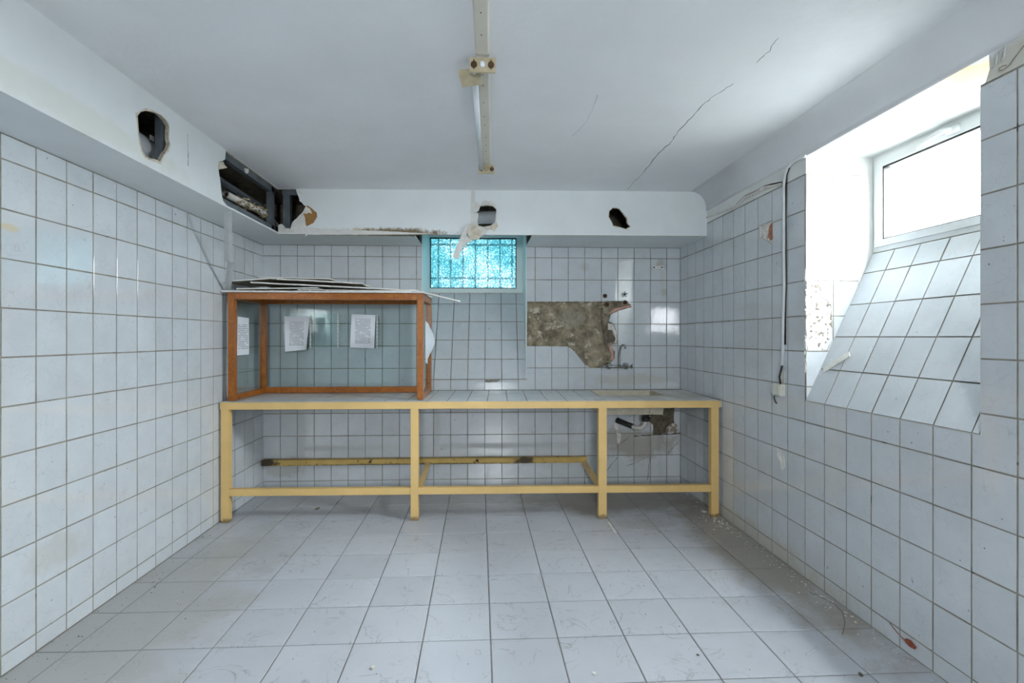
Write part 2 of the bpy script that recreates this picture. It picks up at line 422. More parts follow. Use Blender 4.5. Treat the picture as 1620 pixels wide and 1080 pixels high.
def plate(outer, holes, n0, n1, extra=(), wobble=0):
    """a slab of outline 'outer' minus 'holes' (2-D), from depth n0 (back) to n1 (front); material 1 on its edges"""
    vs_, es = [], []
    for poly in [outer]+list(holes):
        k = len(vs_); vs_ += [Vector(p) for p in poly]
        es += [(k+i, k+(i+1) % len(poly)) for i in range(len(poly))]
    vs_ += [Vector(p) for p in extra]
    V, E_, Fc, *_ = delaunay_2d_cdt(vs_, es, [], 0, 1e-6)
    tris = []
    for f in Fc:
        c = (sum(V[i].x for i in f)/3, sum(V[i].y for i in f)/3)
        if inside(c, outer) and not any(inside(c, h) for h in holes):
            a, b, d = (V[i] for i in f)
            if (b-a).cross(d-a) < 0: f = f[::-1]
            tris.append(tuple(f))
    if not tris: return None
    bm = bmesh.new()
    top, bot = {}, {}
    for i in {i for f in tris for i in f}:
        top[i] = bm.verts.new((V[i].x, V[i].y, n1 + (R.uniform(-wobble, wobble) if wobble else 0)))
        bot[i] = bm.verts.new((V[i].x, V[i].y, n0))
    cnt = {}
    for f in tris:
        bm.faces.new([top[i] for i in f]); bm.faces.new([bot[i] for i in f[::-1]])
        for k in range(3):
            e = (f[k], f[(k+1) % 3]); cnt[frozenset(e)] = None if frozenset(e) in cnt else e
    for e in cnt.values():
        if e:
            fc = bm.faces.new((top[e[0]], bot[e[0]], bot[e[1]], top[e[1]])); fc.material_index = 1
    me = bpy.data.meshes.new('plate'); bm.to_mesh(me); bm.free()
    return me
def rect(a, b, c, d): return [(a, c), (b, c), (b, d), (a, d)]
def rag(poly, step, amp, closed=True):
    """ragged version of an outline"""
    out = []
    n = len(poly)
    for i in range(n if closed else n-1):
        p, q = Vector(poly[i]), Vector(poly[(i+1) % n])
        k = max(1, int((q-p).length/step))
        nn = Vector((-(q-p).y, (q-p).x)).normalized()
        for j in range(k):
            out.append(tuple(p.lerp(q, j/k)+nn*R.uniform(-amp, amp)*(1 if j else .5)))
    if not closed: out.append(tuple(poly[-1]))
    return out

GAP = .0064
_tm = {}
def tile_mesh(w, h, mat, t=.0020, ch=.0003):
    key = (round(w, 3), round(h, 3), mat.name)
    if key in _tm: return _tm[key]
    bm = bmesh.new()
    a = [bm.verts.new((x*w/2, y*h/2, 0)) for x, y in ((-1, -1), (1, -1), (1, 1), (-1, 1))]
    b = [bm.verts.new((x*w/2, y*h/2, t-ch*.6)) for x, y in ((-1, -1), (1, -1), (1, 1), (-1, 1))]
    c = [bm.verts.new((x*(w/2-ch), y*(h/2-ch), t)) for x, y in ((-1, -1), (1, -1), (1, 1), (-1, 1))]
    for k in range(4):
        j = (k+1) % 4
        bm.faces.new((a[k], a[j], b[j], b[k])); bm.faces.new((b[k], b[j], c[j], c[k]))
    bm.faces.new(c)
    me = mesh_of(bm, 'tile'); me.materials.append(mat)
    _tm[key] = me
    return me
def tile_grid(parent, us, vs_, mat, holes=(), name='tile', lim=None, tilt=.0022, skip=None, far=None):
    """tiles between successive grid lines; holes are outlines cut out of them. Tiles for which far() holds join into one part."""
    farbm = bmesh.new(); nf = 0
    hb = [(min(p[0] for p in h), max(p[0] for p in h), min(p[1] for p in h), max(p[1] for p in h)) for h in holes]
    for i in range(len(us)-1):
        for j in range(len(vs_)-1):
            u0, u1, v0, v1 = us[i]+GAP/2, us[i+1]-GAP/2, vs_[j]+GAP/2, vs_[j+1]-GAP/2
            if u1-u0 < .012 or v1-v0 < .012: continue
            cx, cy_ = (u0+u1)/2, (v0+v1)/2
            if skip and skip(i, j, cx, cy_): continue
            hit = [h for h, b in zip(holes, hb) if b[0] < u1 and b[1] > u0 and b[2] < v1 and b[3] > v0]
            if hit:
                if any(all(inside(p, h) for p in rect(u0, u1, v0, v1)+[(cx, cy_)]) for h in hit): continue
                me = plate(rect(u0, u1, v0, v1), hit, 0, .0022)
                if me is None: continue
                me.materials.append(mat); me.materials.append(GYPW)
                obj(name, me, None, parent)
                continue
            if far and far(cx, cy_):
                box(farbm, (u0, v0, 0), (u1, v1, .002)); nf += 1
                continue
            me = tile_mesh(round(u1-u0, 3), round(v1-v0, 3), mat)
            M = Matrix.Translation((cx+R.gauss(0, .0004), cy_+R.gauss(0, .0004), R.uniform(0, .0005))) @ \
                Matrix.Rotation(R.gauss(0, tilt), 4, 'X') @ Matrix.Rotation(R.gauss(0, tilt), 4, 'Y') @ Matrix.Rotation(R.gauss(0, .0015), 4, 'Z')
            obj(name, me, None, parent, M)
    if nf:
        o = obj('tile_field', farbm, mat, parent); o['kind'] = 'stuff'
    else: farbm.free()
def lines(start, pitch, lo, hi):
    k = math.ceil((lo-start)/pitch+1e-6)
    out = [lo]
    while start+k*pitch < hi-1e-6:
        out.append(start+k*pitch); k += 1
    return out+[hi]
def structure(name, me, mats, m=None, label=None):
    o = obj(name, me, mats, None, m)
    return tag(o, label, None, None, 'structure')
def pts(fr, pl, n=0): return [fr.px(p, n) for p in pl]

# ================================================================== THE ROOM
# ---- floor
fl = structure('floor', bbox((XL-.3, YR-.2, -.15), (XR+.3, 4.6, -.004)), GROUT_F, label='grey veined ceramic tile floor with dust and debris')
ea, eb = Vector((math.cos(-.022), math.sin(-.022))), Vector((0, 1))
PX, PY = .3085, .2935
O0 = onZ((776, 1011), 0)                    # a crossing of four tiles
O0 = Vector((O0.x, O0.y))
ftm = {}
def floor_tile(i, j, bmf=None):
    p0 = O0 + ea*(i*PX) + eb*(j*PY)
    cs = [p0, p0+ea*PX, p0+ea*PX+eb*PY, p0+eb*PY]
    xs = [c.x for c in cs]; ys = [c.y for c in cs]
    if max(xs) < XL+.01 or min(xs) > XR-.01 or max(ys) < YR or min(ys) > BL: return
    full = min(xs) >= XL and max(xs) <= XR
    g = .0032
    if full and bmf is None:
        if 'f' not in ftm:
            bm = bmesh.new()
            c0 = p0+ea*PX/2+eb*PY/2
            sh = lambda k, z: [bm.verts.new(((c-c0).x*(1-2*g*k/PX), (c-c0).y*(1-2*g*k/PY), z)) for c in cs]
            a, b, t = sh(1, -.004), sh(1, -.001), sh(1.6, 0)
            for k in range(4):
                n = (k+1) % 4
                bm.faces.new((a[k], a[n], b[n], b[k])); bm.faces.new((b[k], b[n], t[n], t[k]))
            bm.faces.new(t)
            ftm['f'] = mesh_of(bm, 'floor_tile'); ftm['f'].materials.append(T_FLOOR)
        c0 = p0+ea*PX/2+eb*PY/2
        M = Matrix.Translation((c0.x, c0.y, R.uniform(-.0006, .0004))) @ Matrix.Rotation(R.gauss(0, .0012), 4, 'X') @ Matrix.Rotation(R.gauss(0, .0012), 4, 'Y')
        obj('tile', ftm['f'], None, fl, M)
    else:
        x0 = [min(max(c.x, XL), XR) for c in cs]
        bm = bmf if bmf is not None else bmesh.new()
        cc = Vector((sum(x0)/4, sum(ys)/4))
        if max(x0)-min(x0) < .03: 
            if bmf is None: bm.free()
            return
        v = []
        for z in (-.004, 0):
            for x, y in zip(x0, ys):
                v.append(bm.verts.new((x+(g if x < cc.x else -g), y+(g if y < cc.y else -g), z)))
        bm.faces.new(v[4:])
        for k in range(4): bm.faces.new((v[k], v[(k+1) % 4], v[4+(k+1) % 4], v[4+k]))
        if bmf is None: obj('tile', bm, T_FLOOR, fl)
fbm = bmesh.new()
for j in range(-14, 9):
    for i in range(-8, 8):
        floor_tile(i, j, fbm if j < -2 else None)
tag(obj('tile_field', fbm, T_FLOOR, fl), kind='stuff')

# ---- paved ground outside, level with the foot of the windows
structure('ground', bbox((XR+.47, -6, 1.6), (XR+12, 14, 1.80)), GROUND, label='pale concrete ground outside the side window')
# ---- ceiling
structure('ceiling', bbox((XL-.3, YR-.2, CEIL), (XR+.3, 5.0, CEIL+.2)), PLASTER, label='white painted ceiling with fine cracks')
ceil = bpy.data.objects['ceiling']

# ---- left wall
ROWS = .0815
wl = structure('wall_left', plate(rect(YR-.2, 4.8, -.1, 2.7), [], -.2, 0), [GROUT, GROUT], FL.m, 'white tiled wall running the length of the room')
tile_grid(wl, lines(2.0447, .1525, YR, BL), lines(ROWS, .2025, 0.002, SOF-.002), T_WALL, far=lambda u, v: u < 1.75)

# ---- back wall with window opening
WU0, WU1, WZ0, WZ1 = 1.414, 2.371, .995, 2.43
REC = .44
patch = rag(pts(FB, [(834, 477), (955, 476.5), (985, 475.5), (998, 481), (999, 486), (979, 491), (967, 497), (963, 508), (971, 512), (975, 525), (977, 544),
        (966, 546), (973, 556), (972, 568), (964, 576), (951, 582), (936, 582), (926, 577), (905, 552), (897, 548), (833.5, 547)]), .03, .0022)
under = rag(pts(FB, [(1030, 647), (1068, 644), (1066, 664), (1071, 684), (1052, 686), (1033, 688), (1033, 672), (1024, 664), (1030, 656)]), .03, .004)
trap_h = rag(pts(FB, [(981, 678), (990, 680), (1003, 683), (1003, 689), (983, 689)]), .02, .002)
sillchip = rag(pts(FB, [(767, 601), (792, 600), (786, 604), (768, 604.5)]), .02, .002)
slit = pts(FB, [(956, 476.4), (957.5, 476.4), (957.5, 583), (956, 583)])
wb = structure('wall_back', plate(rect(-.4, WB+1.0, -.1, 2.7), [rect(WU0, WU1, WZ0, WZ1), patch, under], -.5, 0), [GROUT, PVC_B], FB.m,
               'white tiled end wall with a barred window and a broken patch')
ucol = [0] + [FB.px((x, 480))[0] for x in (443.7, 470.6, 497.4, 524.2, 551, 578, 605, 632, 659)]
ur = [FB.px((x, 480))[0] for x in (686, 713, 739.7, 767, 794, 820, 846.5, 872.8, 899, 925, 951.5, 977.4, 1003, 1029, 1054.6)]
us_b = ucol + ur + [WB]
tile_grid(wb, us_b, lines(.0855, .2025, .002, SOF-.002), T_WALL, [patch, under, sillchip, rect(WU0-.003, WU1+.003, WZ0-.004, WZ1)])
def rough_patch(name, poly, n, parent, mat, amp, step=.018):
    x0, x1 = min(p[0] for p in poly), max(p[0] for p in poly); y0, y1 = min(p[1] for p in poly), max(p[1] for p in poly)
    ex = []
    u = x0
    while u < x1:
        v = y0
        while v < y1:
            q = (u+R.uniform(-.35, .35)*step, v+R.uniform(-.35, .35)*step)
            if inside(q, poly): ex.append(q)
            v += step
        u += step
    me = plate(poly, [], n-.03, n, ex, amp)
    return obj(name, me, [mat, mat], parent)
rough_patch('exposed_mortar', [(p[0], p[1]) for p in patch], -.012, wb, MORTAR, .010, .024)['label'] = 'bare brown mortar where tiles have come away'
rough_patch('exposed_mortar', under, -.014, wb, MORTAR_D, .008, .016)
# broken ridge down the patch and a grey lump, pink clay edge
rough_patch('plaster_ridge', rag(pts(FB, [(950, 478), (957, 479), (955, 500), (961, 512), (959, 540), (963, 560), (956, 580), (948, 580), (951, 548), (948, 515), (952, 497)]), .02, .006), -.002, wb, MORTAR, .006, .012)
rough_patch('dark_gap', pts(FB, [(951, 486), (953, 486), (953, 505), (957, 520), (958, 545), (956, 545), (952, 522), (950, 505)]), .0035, wb, MORTAR_D, .001, .02)
rough_patch('grey_mortar', rag(pts(FB, [(962, 523), (967, 522), (970, 530), (974, 536), (970, 541), (962, 542)]), .02, .002), -.002, wb, MORTAR_D, .002, .02)
rough_patch('white_plaster', rag(pts(FB, [(962, 511), (970, 513), (975, 526), (976, 543), (972, 543), (974, 535), (969, 522), (962, 521)]), .02, .002), .001, wb, MORTAR_W, .002, .014)
rough_patch('pink_clay', rag(pts(FB, [(963, 547), (968, 549), (972, 558), (971, 570), (966, 568), (967, 559)]), .02, .002), -.001, wb, PINK, .002, .014)
rough_patch('pink_clay', rag(pts(FB, [(962, 497), (966, 496), (979, 490), (998, 485), (998, 482), (985, 485), (970, 489), (960, 500)]), .03, .002), -.002, wb, PINK, .002, .014)
# slanted tiled sill of the back window
def wedge(pts2, u0, u1):
    """solid under a slanted sill: (n, v) outline pushed along u"""
    bm = bmesh.new()
    a = [bm.verts.new((u0, v, n)) for n, v in pts2]; b = [bm.verts.new((u1, v, n)) for n, v in pts2]
    bm.faces.new(a); bm.faces.new(b[::-1])
    for k in range(len(a)):
        j = (k+1) % len(a); bm.faces.new((a[k], a[j], b[j], b[k]))
    return bm
SB = 1.826
obj('sill_bed', wedge([(-.006, WZ0), (-REC-.006, SB), (-.5, SB), (-.5, WZ0)], WU0, WU1), GROUT, wb)
fs = Frame(FB.w(WU0, WZ0, -.003), FB.u, FB.v*(SB-WZ0)-FB.n*REC)
LB = math.hypot(SB-WZ0, REC)
es = bpy.data.objects.new('sill', None); COL.objects.link(es); es.parent = wb
es.matrix_basis = FB.m.inverted() @ fs.m
tile_grid(es, [0]+[x-WU0 for x in us_b if WU0+.02 < x < WU1-.02]+[WU1-WU0], lines(.2025, .2025, 0, LB-.004), T_SILL)
# jamb facings of the back window (painted)
for u0, u1, nm in ((WU0-.001, WU0+.006, 'jamb'), (WU1-.006, WU1+.001, 'jamb')):
    obj(nm, wedge([(.003, WZ0+.004), (.003, WZ1-.002), (-REC, WZ1-.002), (-REC, SB)], u0, u1), PVC_B, wb)
obj('sealant', bar_m((WU0+.01, SB+.001, -REC+.004), (WU1-.01, SB+.001, -REC+.004), .008, .008), MORTAR_W, wb)

# ---- right wall with window opening
RY0, RY1, RZ0, RZ1 = 1.63, 2.57, 1.015, 2.416
FRu = lambda Y: 4.26-Y
XF = 2.27
ro = [(FRu(RY1), RZ0), (FRu(RY0), RZ0), (FRu(RY0), 2.30), (FRu(RY0)+.02, 2.325), (FRu(RY0)+.032, 2.36), (FRu(RY0)+.03, RZ1), (FRu(RY1), RZ1)]
hole_r = rag(pts(FR, [(1201, 357), (1222.5, 348), (1223, 378), (1219, 386), (1214, 381), (1202, 374)]), .03, .002)
wr = structure('wall_right', plate(rect(-.8, FRu(YR)+.2, -.1, 2.7), [ro, hole_r], -.46, 0), [PLAST_R, PLAST_R], FR.m,
               'white tiled side wall with a deep slanting window recess')
RT = 2.318
obj('grout_bed', plate(rect(0, FRu(YR), 0, RT), [[(FRu(RY1)-.002, RZ0-.002), (FRu(RY0)+.002, RZ0-.002), (FRu(RY0)+.002, RZ1), (FRu(RY1)-.002, RZ1)], hole_r], -.002, .0008), [GROUT, GROUT], wr)
us_r = lines(FRu(3.4897), .1525, 0, FRu(YR))
topcrack = rag(pts(FR, [(1110, 340), (1150, 330), (1176, 316), (1200, 303), (1222, 292), (1235, 290), (1235, 280), (1110, 330)]), .03, .004)
tile_grid(wr, us_r, lines(.0840, .2025, .002, RT), T_WALL, [rect(FRu(RY1)-.003, FRu(RY0)+.003, RZ0-.003, RZ1+.1), hole_r, topcrack],
          far=lambda u, v: u > FRu(1.30), skip=lambda i, j, u, v: u < FRu(3.72) and v > SOF)
rough_patch('exposed_brick', hole_r, -.012, wr, MORTAR_W, .006, .02)
rough_patch('exposed_brick', rag(pts(FR, [(1216, 356), (1222, 350), (1222, 372), (1218, 380), (1213, 372)]), .02, .003), -.006, wr, BRICK, .004, .014)
# plaster and tiles of the far jamb
fj = Frame((XR, RY1, 0), (1, 0, 0), (0, 0, 1))            # faces the camera, u = X - XR
ej = bpy.data.objects.new('far_jamb', None); COL.objects.link(ej); ej.parent = wr
ej.matrix_basis = FR.m.inverted() @ fj.m
jp = rag(pts(fj, [(1281, 417), (1288, 428), (1297, 448), (1300, 470), (1315, 480), (1316.5, 535), (1309, 554), (1277, 554)]), .03, .004)
obj('grout_bed', plate([(0, RZ0), (XF-XR, 1.87), (XF-XR, RZ1), (0, RZ1)], [jp], -.002, .0008), [PLAST_R, PLAST_R], ej)
obj('grout_bed', plate([(0, RZ0), (.318, RZ0+.318/(XF-XR)*(1.865-RZ0)), (.318, RT-.004), (0, RT-.004)], [jp], .0004, .0012), [GROUT, GROUT], ej)
sillcut = [(-.01, RZ0-.1), (XF-XR+.2, RZ0-.1), (XF-XR+.2, 1.865+.42), (0, RZ0)]
tile_grid(ej, [0, .164, .318], lines(.0840, .2025, RZ0, RT-.004), T_SILL, [jp, sillcut])
rough_patch('exposed_mortar', jp, -.003, ej, MORTAR_J, .006, .014)
# slanted sill of the right window
obj('sill_bed', wedge([(-.003, RZ0), (-(XF-XR)-.003, 1.865), (-.46, 1.865), (-.46, RZ0)], FRu(RY1), FRu(RY0)), GROUT, wr)
fs2 = Frame((XR, RY1, RZ0), (0, -1, 0), (XF-XR, 0, 1.865-RZ0))
LR = math.hypot(XF-XR, 1.865-RZ0)
es2 = bpy.data.objects.new('sill', None); COL.objects.link(es2); es2.parent = wr
es2.matrix_basis = FR.m.inverted() @ fs2.m
chip2 = rag(pts(fs2, [(1302, 583), (1316, 575), (1343, 558), (1344, 560), (1330, 570), (1306, 586)]), .02, .002)
tile_grid(es2, [0]+[u-FRu(RY1) for u in us_r if FRu(RY1)+.02 < u < FRu(RY0)-.01]+[RY1-RY0], lines(.2025, .2025, 0, LR-.004), T_SILL, [chip2])
# broken edge of the jamb corner
bm = bmesh.new()
for k in range(26):
    z = onX((1278, 428+k*6.2), XR).z
    c = Vector((FRu(RY1)+R.uniform(-.004, .006), z, R.uniform(-.002, .006)))
    r_ = R.uniform(.007, .017)
    bmesh.ops.create_icosphere(bm, subdivisions=1, radius=r_, matrix=Matrix.Translation(c) @ Matrix.Diagonal((R.uniform(.4, 1), R.uniform(.8, 2), R.uniform(.3, .7), 1)))
tag(obj('broken_edge', bm, MORTAR_W, wr), kind='stuff')
# plaster cove between wall and ceiling
bm = bmesh.new()
prof = [(XR+.02, 2.418), (XR-.009, 2.418), (XR-.009, 2.445)]
rc = .13
for k in range(1, 11):
    a = k/10*math.pi/2
    prof.append((XR-.009-rc*(1-math.cos(a)), 2.445+rc*math.sin(a)))
prof += [(XR-.15, CEIL+.03), (XR+.02, CEIL+.03)]
ring = [[bm.verts.new((x, y, z)) for x, z in prof] for y in (YR, 1.0, 2.0, 3.0, 3.80)]
for q, w in zip(ring, ring[1:]):
    for k in range(len(prof)):
        j = (k+1) % len(prof); bm.faces.new((q[k], q[j], w[j], w[k]))
bm.faces.new(ring[0]); bm.faces.new(ring[-1])
me = mesh_of(bm, 'cove', True)
cv = tag(obj('trim_1', me, COVE), 'white plaster cove rounding the wall into the ceiling', None, None, 'structure')
# cracked plaster bead along the tile top on the right wall
bm = bmesh.new()
pl_ = [(1113, 346), (1140, 337), (1165, 325), (1180, 313), (1195, 306), (1210, 297), (1222, 293), (1238, 289)]
P3 = [onX(p, XR-.004)+Vector((0, 0, R.uniform(-.006, .006))) for p in pl_]
tube(bm, P3, [.006, .007, .009, .013, .011, .014, .009, .006], 7)
crk = tag(obj('plaster_crack', mesh_of(bm), MORTAR_W, wr, FR.m.inverted()))
bm = bmesh.new()
tube(bm, [p+Vector((-.004, 0, .009)) for p in P3[2:]], [.002, .005, .004, .005, .005, .003], 5)
obj('plaster_crack', mesh_of(bm), CRACK, wr, FR.m.inverted())

# ---- wall behind, with an opening added for fill light
structure('wall_front', plate(rect(XL-.3, XR+.6, -.1, 2.7), [rect(-.26, .26, 1.5, 2.0)], 0, .2), [PLASTER, PLASTER],
          Matrix(((1, 0, 0, 0), (0, 0, -1, YR), (0, 1, 0, 0), (0, 0, 0, 1))), 'white wall with an added opening for fill light')

# ---- bulkheads boxed in along the left and back
XBF = -1.615
FBL = Frame((XBF, 0, 0), (0, 1, 0), (0, 0, 1))
P0, P1 = Vector((XBF, 3.905, 0)), Vector((XR, 3.742, 0))
FBB = Frame(P0, P1-P0, (0, 0, 1))
LBB = (P1-P0).length
h1 = rag(pts(FBL, [(217, 182), (222, 177), (231, 175), (240, 176), (250, 180), (255, 183), (262, 191), (267, 200), (266, 218), (268, 228), (264, 238), (256, 248), (253, 255), (247, 252), (241, 251), (236, 250), (229, 245), (224, 236), (222, 224), (219, 208), (218, 193)]), .03, .004)
h2 = [(3.99, SOF-.02), (3.99, CEIL+.02)] + rag(pts(FBL, [(358, 236), (356, 251.7), (346, 256), (345.4, 267), (348, 281), (350, 300), (353, 318), (366, 334)]), .03, .005, False) + [(FBL.px((368, 336))[0], SOF+.012)]
h2[1] = (3.99, CEIL-.004)
h2 = [p if p[1] < CEIL-.004 else (p[0], CEIL-.004) for p in h2]
h2[0] = (3.99, SOF+.012)
bl = structure('ceiling_bulkhead', plate([(YR, SOF), (3.905, SOF), (3.905, CEIL), (YR, CEIL)], [h1, h2], -.016, 0), [BULK, GYP], FBL.m,
               'white boxed-in bulkhead along the left wall with two broken holes')
obj('soffit_board', plate(rect(YR, 4.365, 0, XBF-XL-.001), [], -.012, 0), [BULK, BULK], bl,
    FBL.m.inverted() @ Matrix(((0, 1, 0, XL), (1, 0, 0, 0), (0, 0, -1, SOF-.0005), (0, 0, 0, 1))))
hb1 = rag(pts(FBB, [(754, 348), (754, 338), (758, 330), (760, 326), (770, 325), (780, 326), (785, 331), (784, 345), (783, 352), (776, 357), (765, 359), (757, 357)]), .03, .003)
hb2 = rag(pts(FBB, [(963, 343), (964, 334), (970, 329), (979, 330), (985, 337), (991, 345), (992, 353), (997, 358), (990, 362), (980, 359), (970, 357), (968, 351)]), .025, .003)
hb0 = [(-.03, SOF+.03), ] + rag(pts(FBB, [(444, 362), (452, 361), (456, 364), (460, 362), (462, 352), (470, 345), (480, 334), (483, 326), (474, 318), (470, 305), (468, 299)]), .02, .003, False) + [(-.03, FBB.px((468, 299))[1])]
bb = structure('ceiling_bulkhead', plate([(0, SOF), (LBB, SOF), (LBB, CEIL), (0, CEIL)], [hb0, hb1, hb2], -.014, 0), [BULK, GYP], FBB.m,
               'white boxed-in bulkhead above the barred window with ragged holes')
# soffit boards left and right of the window
def soffit(poly):
    me = plate(poly, [], 0, .012)
    return obj('soffit_board', me, [BULK, BULK], bb, FBB.m.inverted() @ Matrix(((1, 0, 0, 0), (0, 1, 0, 0), (0, 0, 1, SOF), (0, 0, 0, 1))))
fy = lambda x: P0.y+(P1.y-P0.y)*(x-P0.x)/(P1.x-P0.x)
wx0, wx1 = FB.w(WU0, 0).x, FB.w(WU1, 0).x
by = lambda x: BL+(BR-BL)*(x-XL)/(XR-XL)
ux = onZ((655, 371), SOF).x
soffit([(XBF+.0005, fy(XBF)+.001), (ux, fy(ux)+.001), (wx0, by(wx0)-.12), (wx0, by(wx0)), (XBF+.0005, by(XBF))])
soffit([(wx1, fy(wx1)+.001), (XR, fy(XR)+.001), (XR, by(XR)), (wx1, by(wx1))])
# dark concrete liner added above the boards to blacken the holes
obj('added_dark_liner', bbox((XL+.001, YR+.01, CEIL-.003), (XBF-.017, 4.36, CEIL-.0005)), MORTAR_D, bl, FBL.m.inverted())
obj('added_dark_liner', bbox((XL+.001, YR+.01, SOF+.015), (XL+.006, 4.36, CEIL-.004)), MORTAR_D, bl, FBL.m.inverted())
obj('added_dark_liner', plate([(XBF-.016, fy(XBF)+.02), (XR-.001, fy(XR)+.02), (XR-.001, by(XR)), (XBF-.016, by(XBF))], [], CEIL-.003, CEIL-.0005), [MORTAR_D, MORTAR_D], bb, FBB.m.inverted())
obj('added_dark_liner', bbox((.002, SOF+.015, .001), (WU0-.02, CEIL-.004, .006)), MORTAR_D, bb, FBB.m.inverted() @ FB.m)
obj('added_dark_liner', bbox((WU1+.02, SOF+.015, .001), (WB-.002, CEIL-.004, .006)), MORTAR_D, bb, FBB.m.inverted() @ FB.m)
obj('added_dark_liner', bbox((WU0-.02, 2.352, .001), (WU1+.02, CEIL-.004, .012)), MORTAR_D, bb, FBB.m.inverted() @ FB.m)  # added plate that keeps the lit window recess out of the middle hole
# torn paper, gypsum crumbs and rims round the holes
def rim(fr, parent, hole, w, mat, n=.0015, skip=()):
    c = Vector((sum(p[0] for p in hole)/len(hole), sum(p[1] for p in hole)/len(hole)))
    out = []
    for k, p in enumerate(hole):
        d = Vector(p)-c
        out.append(tuple(c+d*(1+w*R.uniform(.3, 1.2)/d.length)))
    me = plate(out, [hole], -.012, n, (), .001)
    return obj('torn_edge', me, [mat, mat], parent)
rim(FBL, bl, h1, .012, GYP)
rim(FBB, bb, hb1, .014, GYPW)
rim(FBB, bb, hb2, .009, GYP)
def scrap(fr, parent, poly, mat, n0, n1, nm='torn_paper', amp=.002):
    return obj(nm, plate(rag(pts(fr, poly), .02, amp), [], n0, n1), [mat, mat], parent)
scrap(FBB, bb, [(483, 326), (487, 325), (494, 330), (501, 336), (502, 343), (496, 353), (485, 358), (482, 348), (480, 338)], KRAFT, -.002, .001)
scrap(FBB, bb, [(480, 334), (484, 326), (490, 330), (494, 338), (488, 336), (486, 338), (481, 338)], GYPW, -.002, .0025)
scrap(FBB, bb, [(462, 352), (470, 345), (479, 337), (483, 345), (484, 358), (474, 360), (470, 368), (458, 368), (460, 360)], GYPW, -.003, .002)
scrap(FBB, bb, [(440, 356), (446, 354), (452, 361), (458, 361), (458, 369), (440, 369)], GYPW, -.003, .002)
scrap(FBB, bb, [(470, 297.5), (473, 297), (477, 305), (479, 308), (474, 306), (470, 302)], GYPW, -.002, .004)
scrap(FBB, bb, [(472, 362), (485, 359), (520, 363), (560, 364), (600, 365), (690, 370), (600, 371), (487, 371), (482, 375), (484, 370), (470, 370)], BOARDW, -.001, .0015, amp=.001)
scrap(FBL, bl, [(346, 256), (352, 255), (355, 262), (359, 265), (350, 267), (345, 268)], GYP, -.004, .004)
scrap(FBL, bl, [(386, 266), (392, 267), (392, 273), (388, 274)], GYPW, .0, .006, nm='plaster_flake')
# hanging broken corner beside the middle hole
scrap(FBB, bb, [(746, 297), (751.5, 297), (751.5, 356), (744.5, 356)], BOARDW, -.001, .0022, amp=.0006)
scrap(FBB, bb, [(747, 322), (755, 319), (759, 323), (758, 333), (752, 337), (747, 333)], GYPW, -.001, .008)
scrap(FBB, bb, [(752, 337), (757, 338), (755, 357), (752, 358)], BOARDW, -.001, .006)
scrap(FBB, bb, [(760, 326), (762, 319), (768, 317), (773, 319), (776, 317), (779, 320), (786, 323), (785, 327), (775, 325), (765, 325)], GYPW, -.001, .008)
scrap(FBB, bb, [(772, 361), (780, 356), (785, 351), (788, 357), (782, 366), (776, 362), (766, 367), (757, 362), (768, 359)], GYP, -.001, .008)
e = empty('hanging_plasterboard', FBB.w(*FBB.px((744, 356)), .012), 'broken plasterboard piece dangling under a hole in front of barred glass', 'plasterboard')
fe = Frame(e.location, FBB.u, FBB.v)
ob = lambda nm, poly, mat, n0, n1, amp=.002: obj(nm, plate(rag([tuple(Vector(FBB.px(p, .012))-Vector(FBB.px((744, 356), .012))) for p in poly], .02, amp), [], n0, n1), [mat, mat], e, Matrix.Translation(-e.location) @ fe.m if False else (Matrix.Translation((0, 0, 0)) @ fe.m.to_3x3().to_4x4()))
ob('board_strip', [(738, 355), (745, 357), (733, 390), (725, 411), (716, 407), (726, 382)], BOARDW, 0, .012, .001)
ob('board_core', [(745, 357), (752, 357), (762, 368), (762, 374), (757, 380), (746, 381), (741, 373), (740, 367)], GYP, .008, .022)
ob('torn_paper', [(738, 374), (744, 378), (748, 384), (738, 385), (738, 394), (730, 388), (728, 382)], GYPW, .010, .018)
ob('torn_paper', [(752, 357), (766, 361), (771, 366), (764, 374), (761, 368)], GYPW, .002, .010)

# ---- ceiling cracks
def crack(fr_pts, parent, w=.0022, m=None, jit=.006):
    bm = bmesh.new()
    q = []
    for a, b in zip(fr_pts, fr_pts[1:]):
        for k in range(5): q.append(Vector(a).lerp(Vector(b), k/5)+Vector((R.uniform(-jit, jit), R.uniform(-jit, jit), 0)) )
    q.append(Vector(fr_pts[-1]))
    tube(bm, q, [w*R.uniform(.3, 1.2) for _ in q], 4)
    return obj('crack', mesh_of(bm), CRACK, parent, m)
cz = lambda L: [onZ(p, CEIL) for p in L]
crack(cz([(993, 300), (1003, 287), (1012, 279), (1040, 245), (1062, 224), (1075, 205), (1098, 182), (1112, 165)]), ceil, .0021)
crack(cz([(1112, 165), (1135, 148), (1160, 132)]), ceil, .0012)
crack(cz([(1195, 100), (1215, 82), (1232, 60)]), ceil, .0012)
crack(cz([(905, 215), (930, 190), (945, 150)]), ceil, .0007)
crack(cz([(20, 0), (130, 80), (240, 157), (330, 221), (358, 240)]), ceil, .0012)
crack([FBB.w(*FBB.px(p), .001) for p in [(1048, 301), (1058, 303), (1068, 301), (1078, 298)]], ceil, .003)
crack([FBL.w(*FBL.px(p), .001) for p in [(296.5, 212), (297, 235), (297.5, 262)]], bl, .0012, FBL.m.inverted(), .0008)

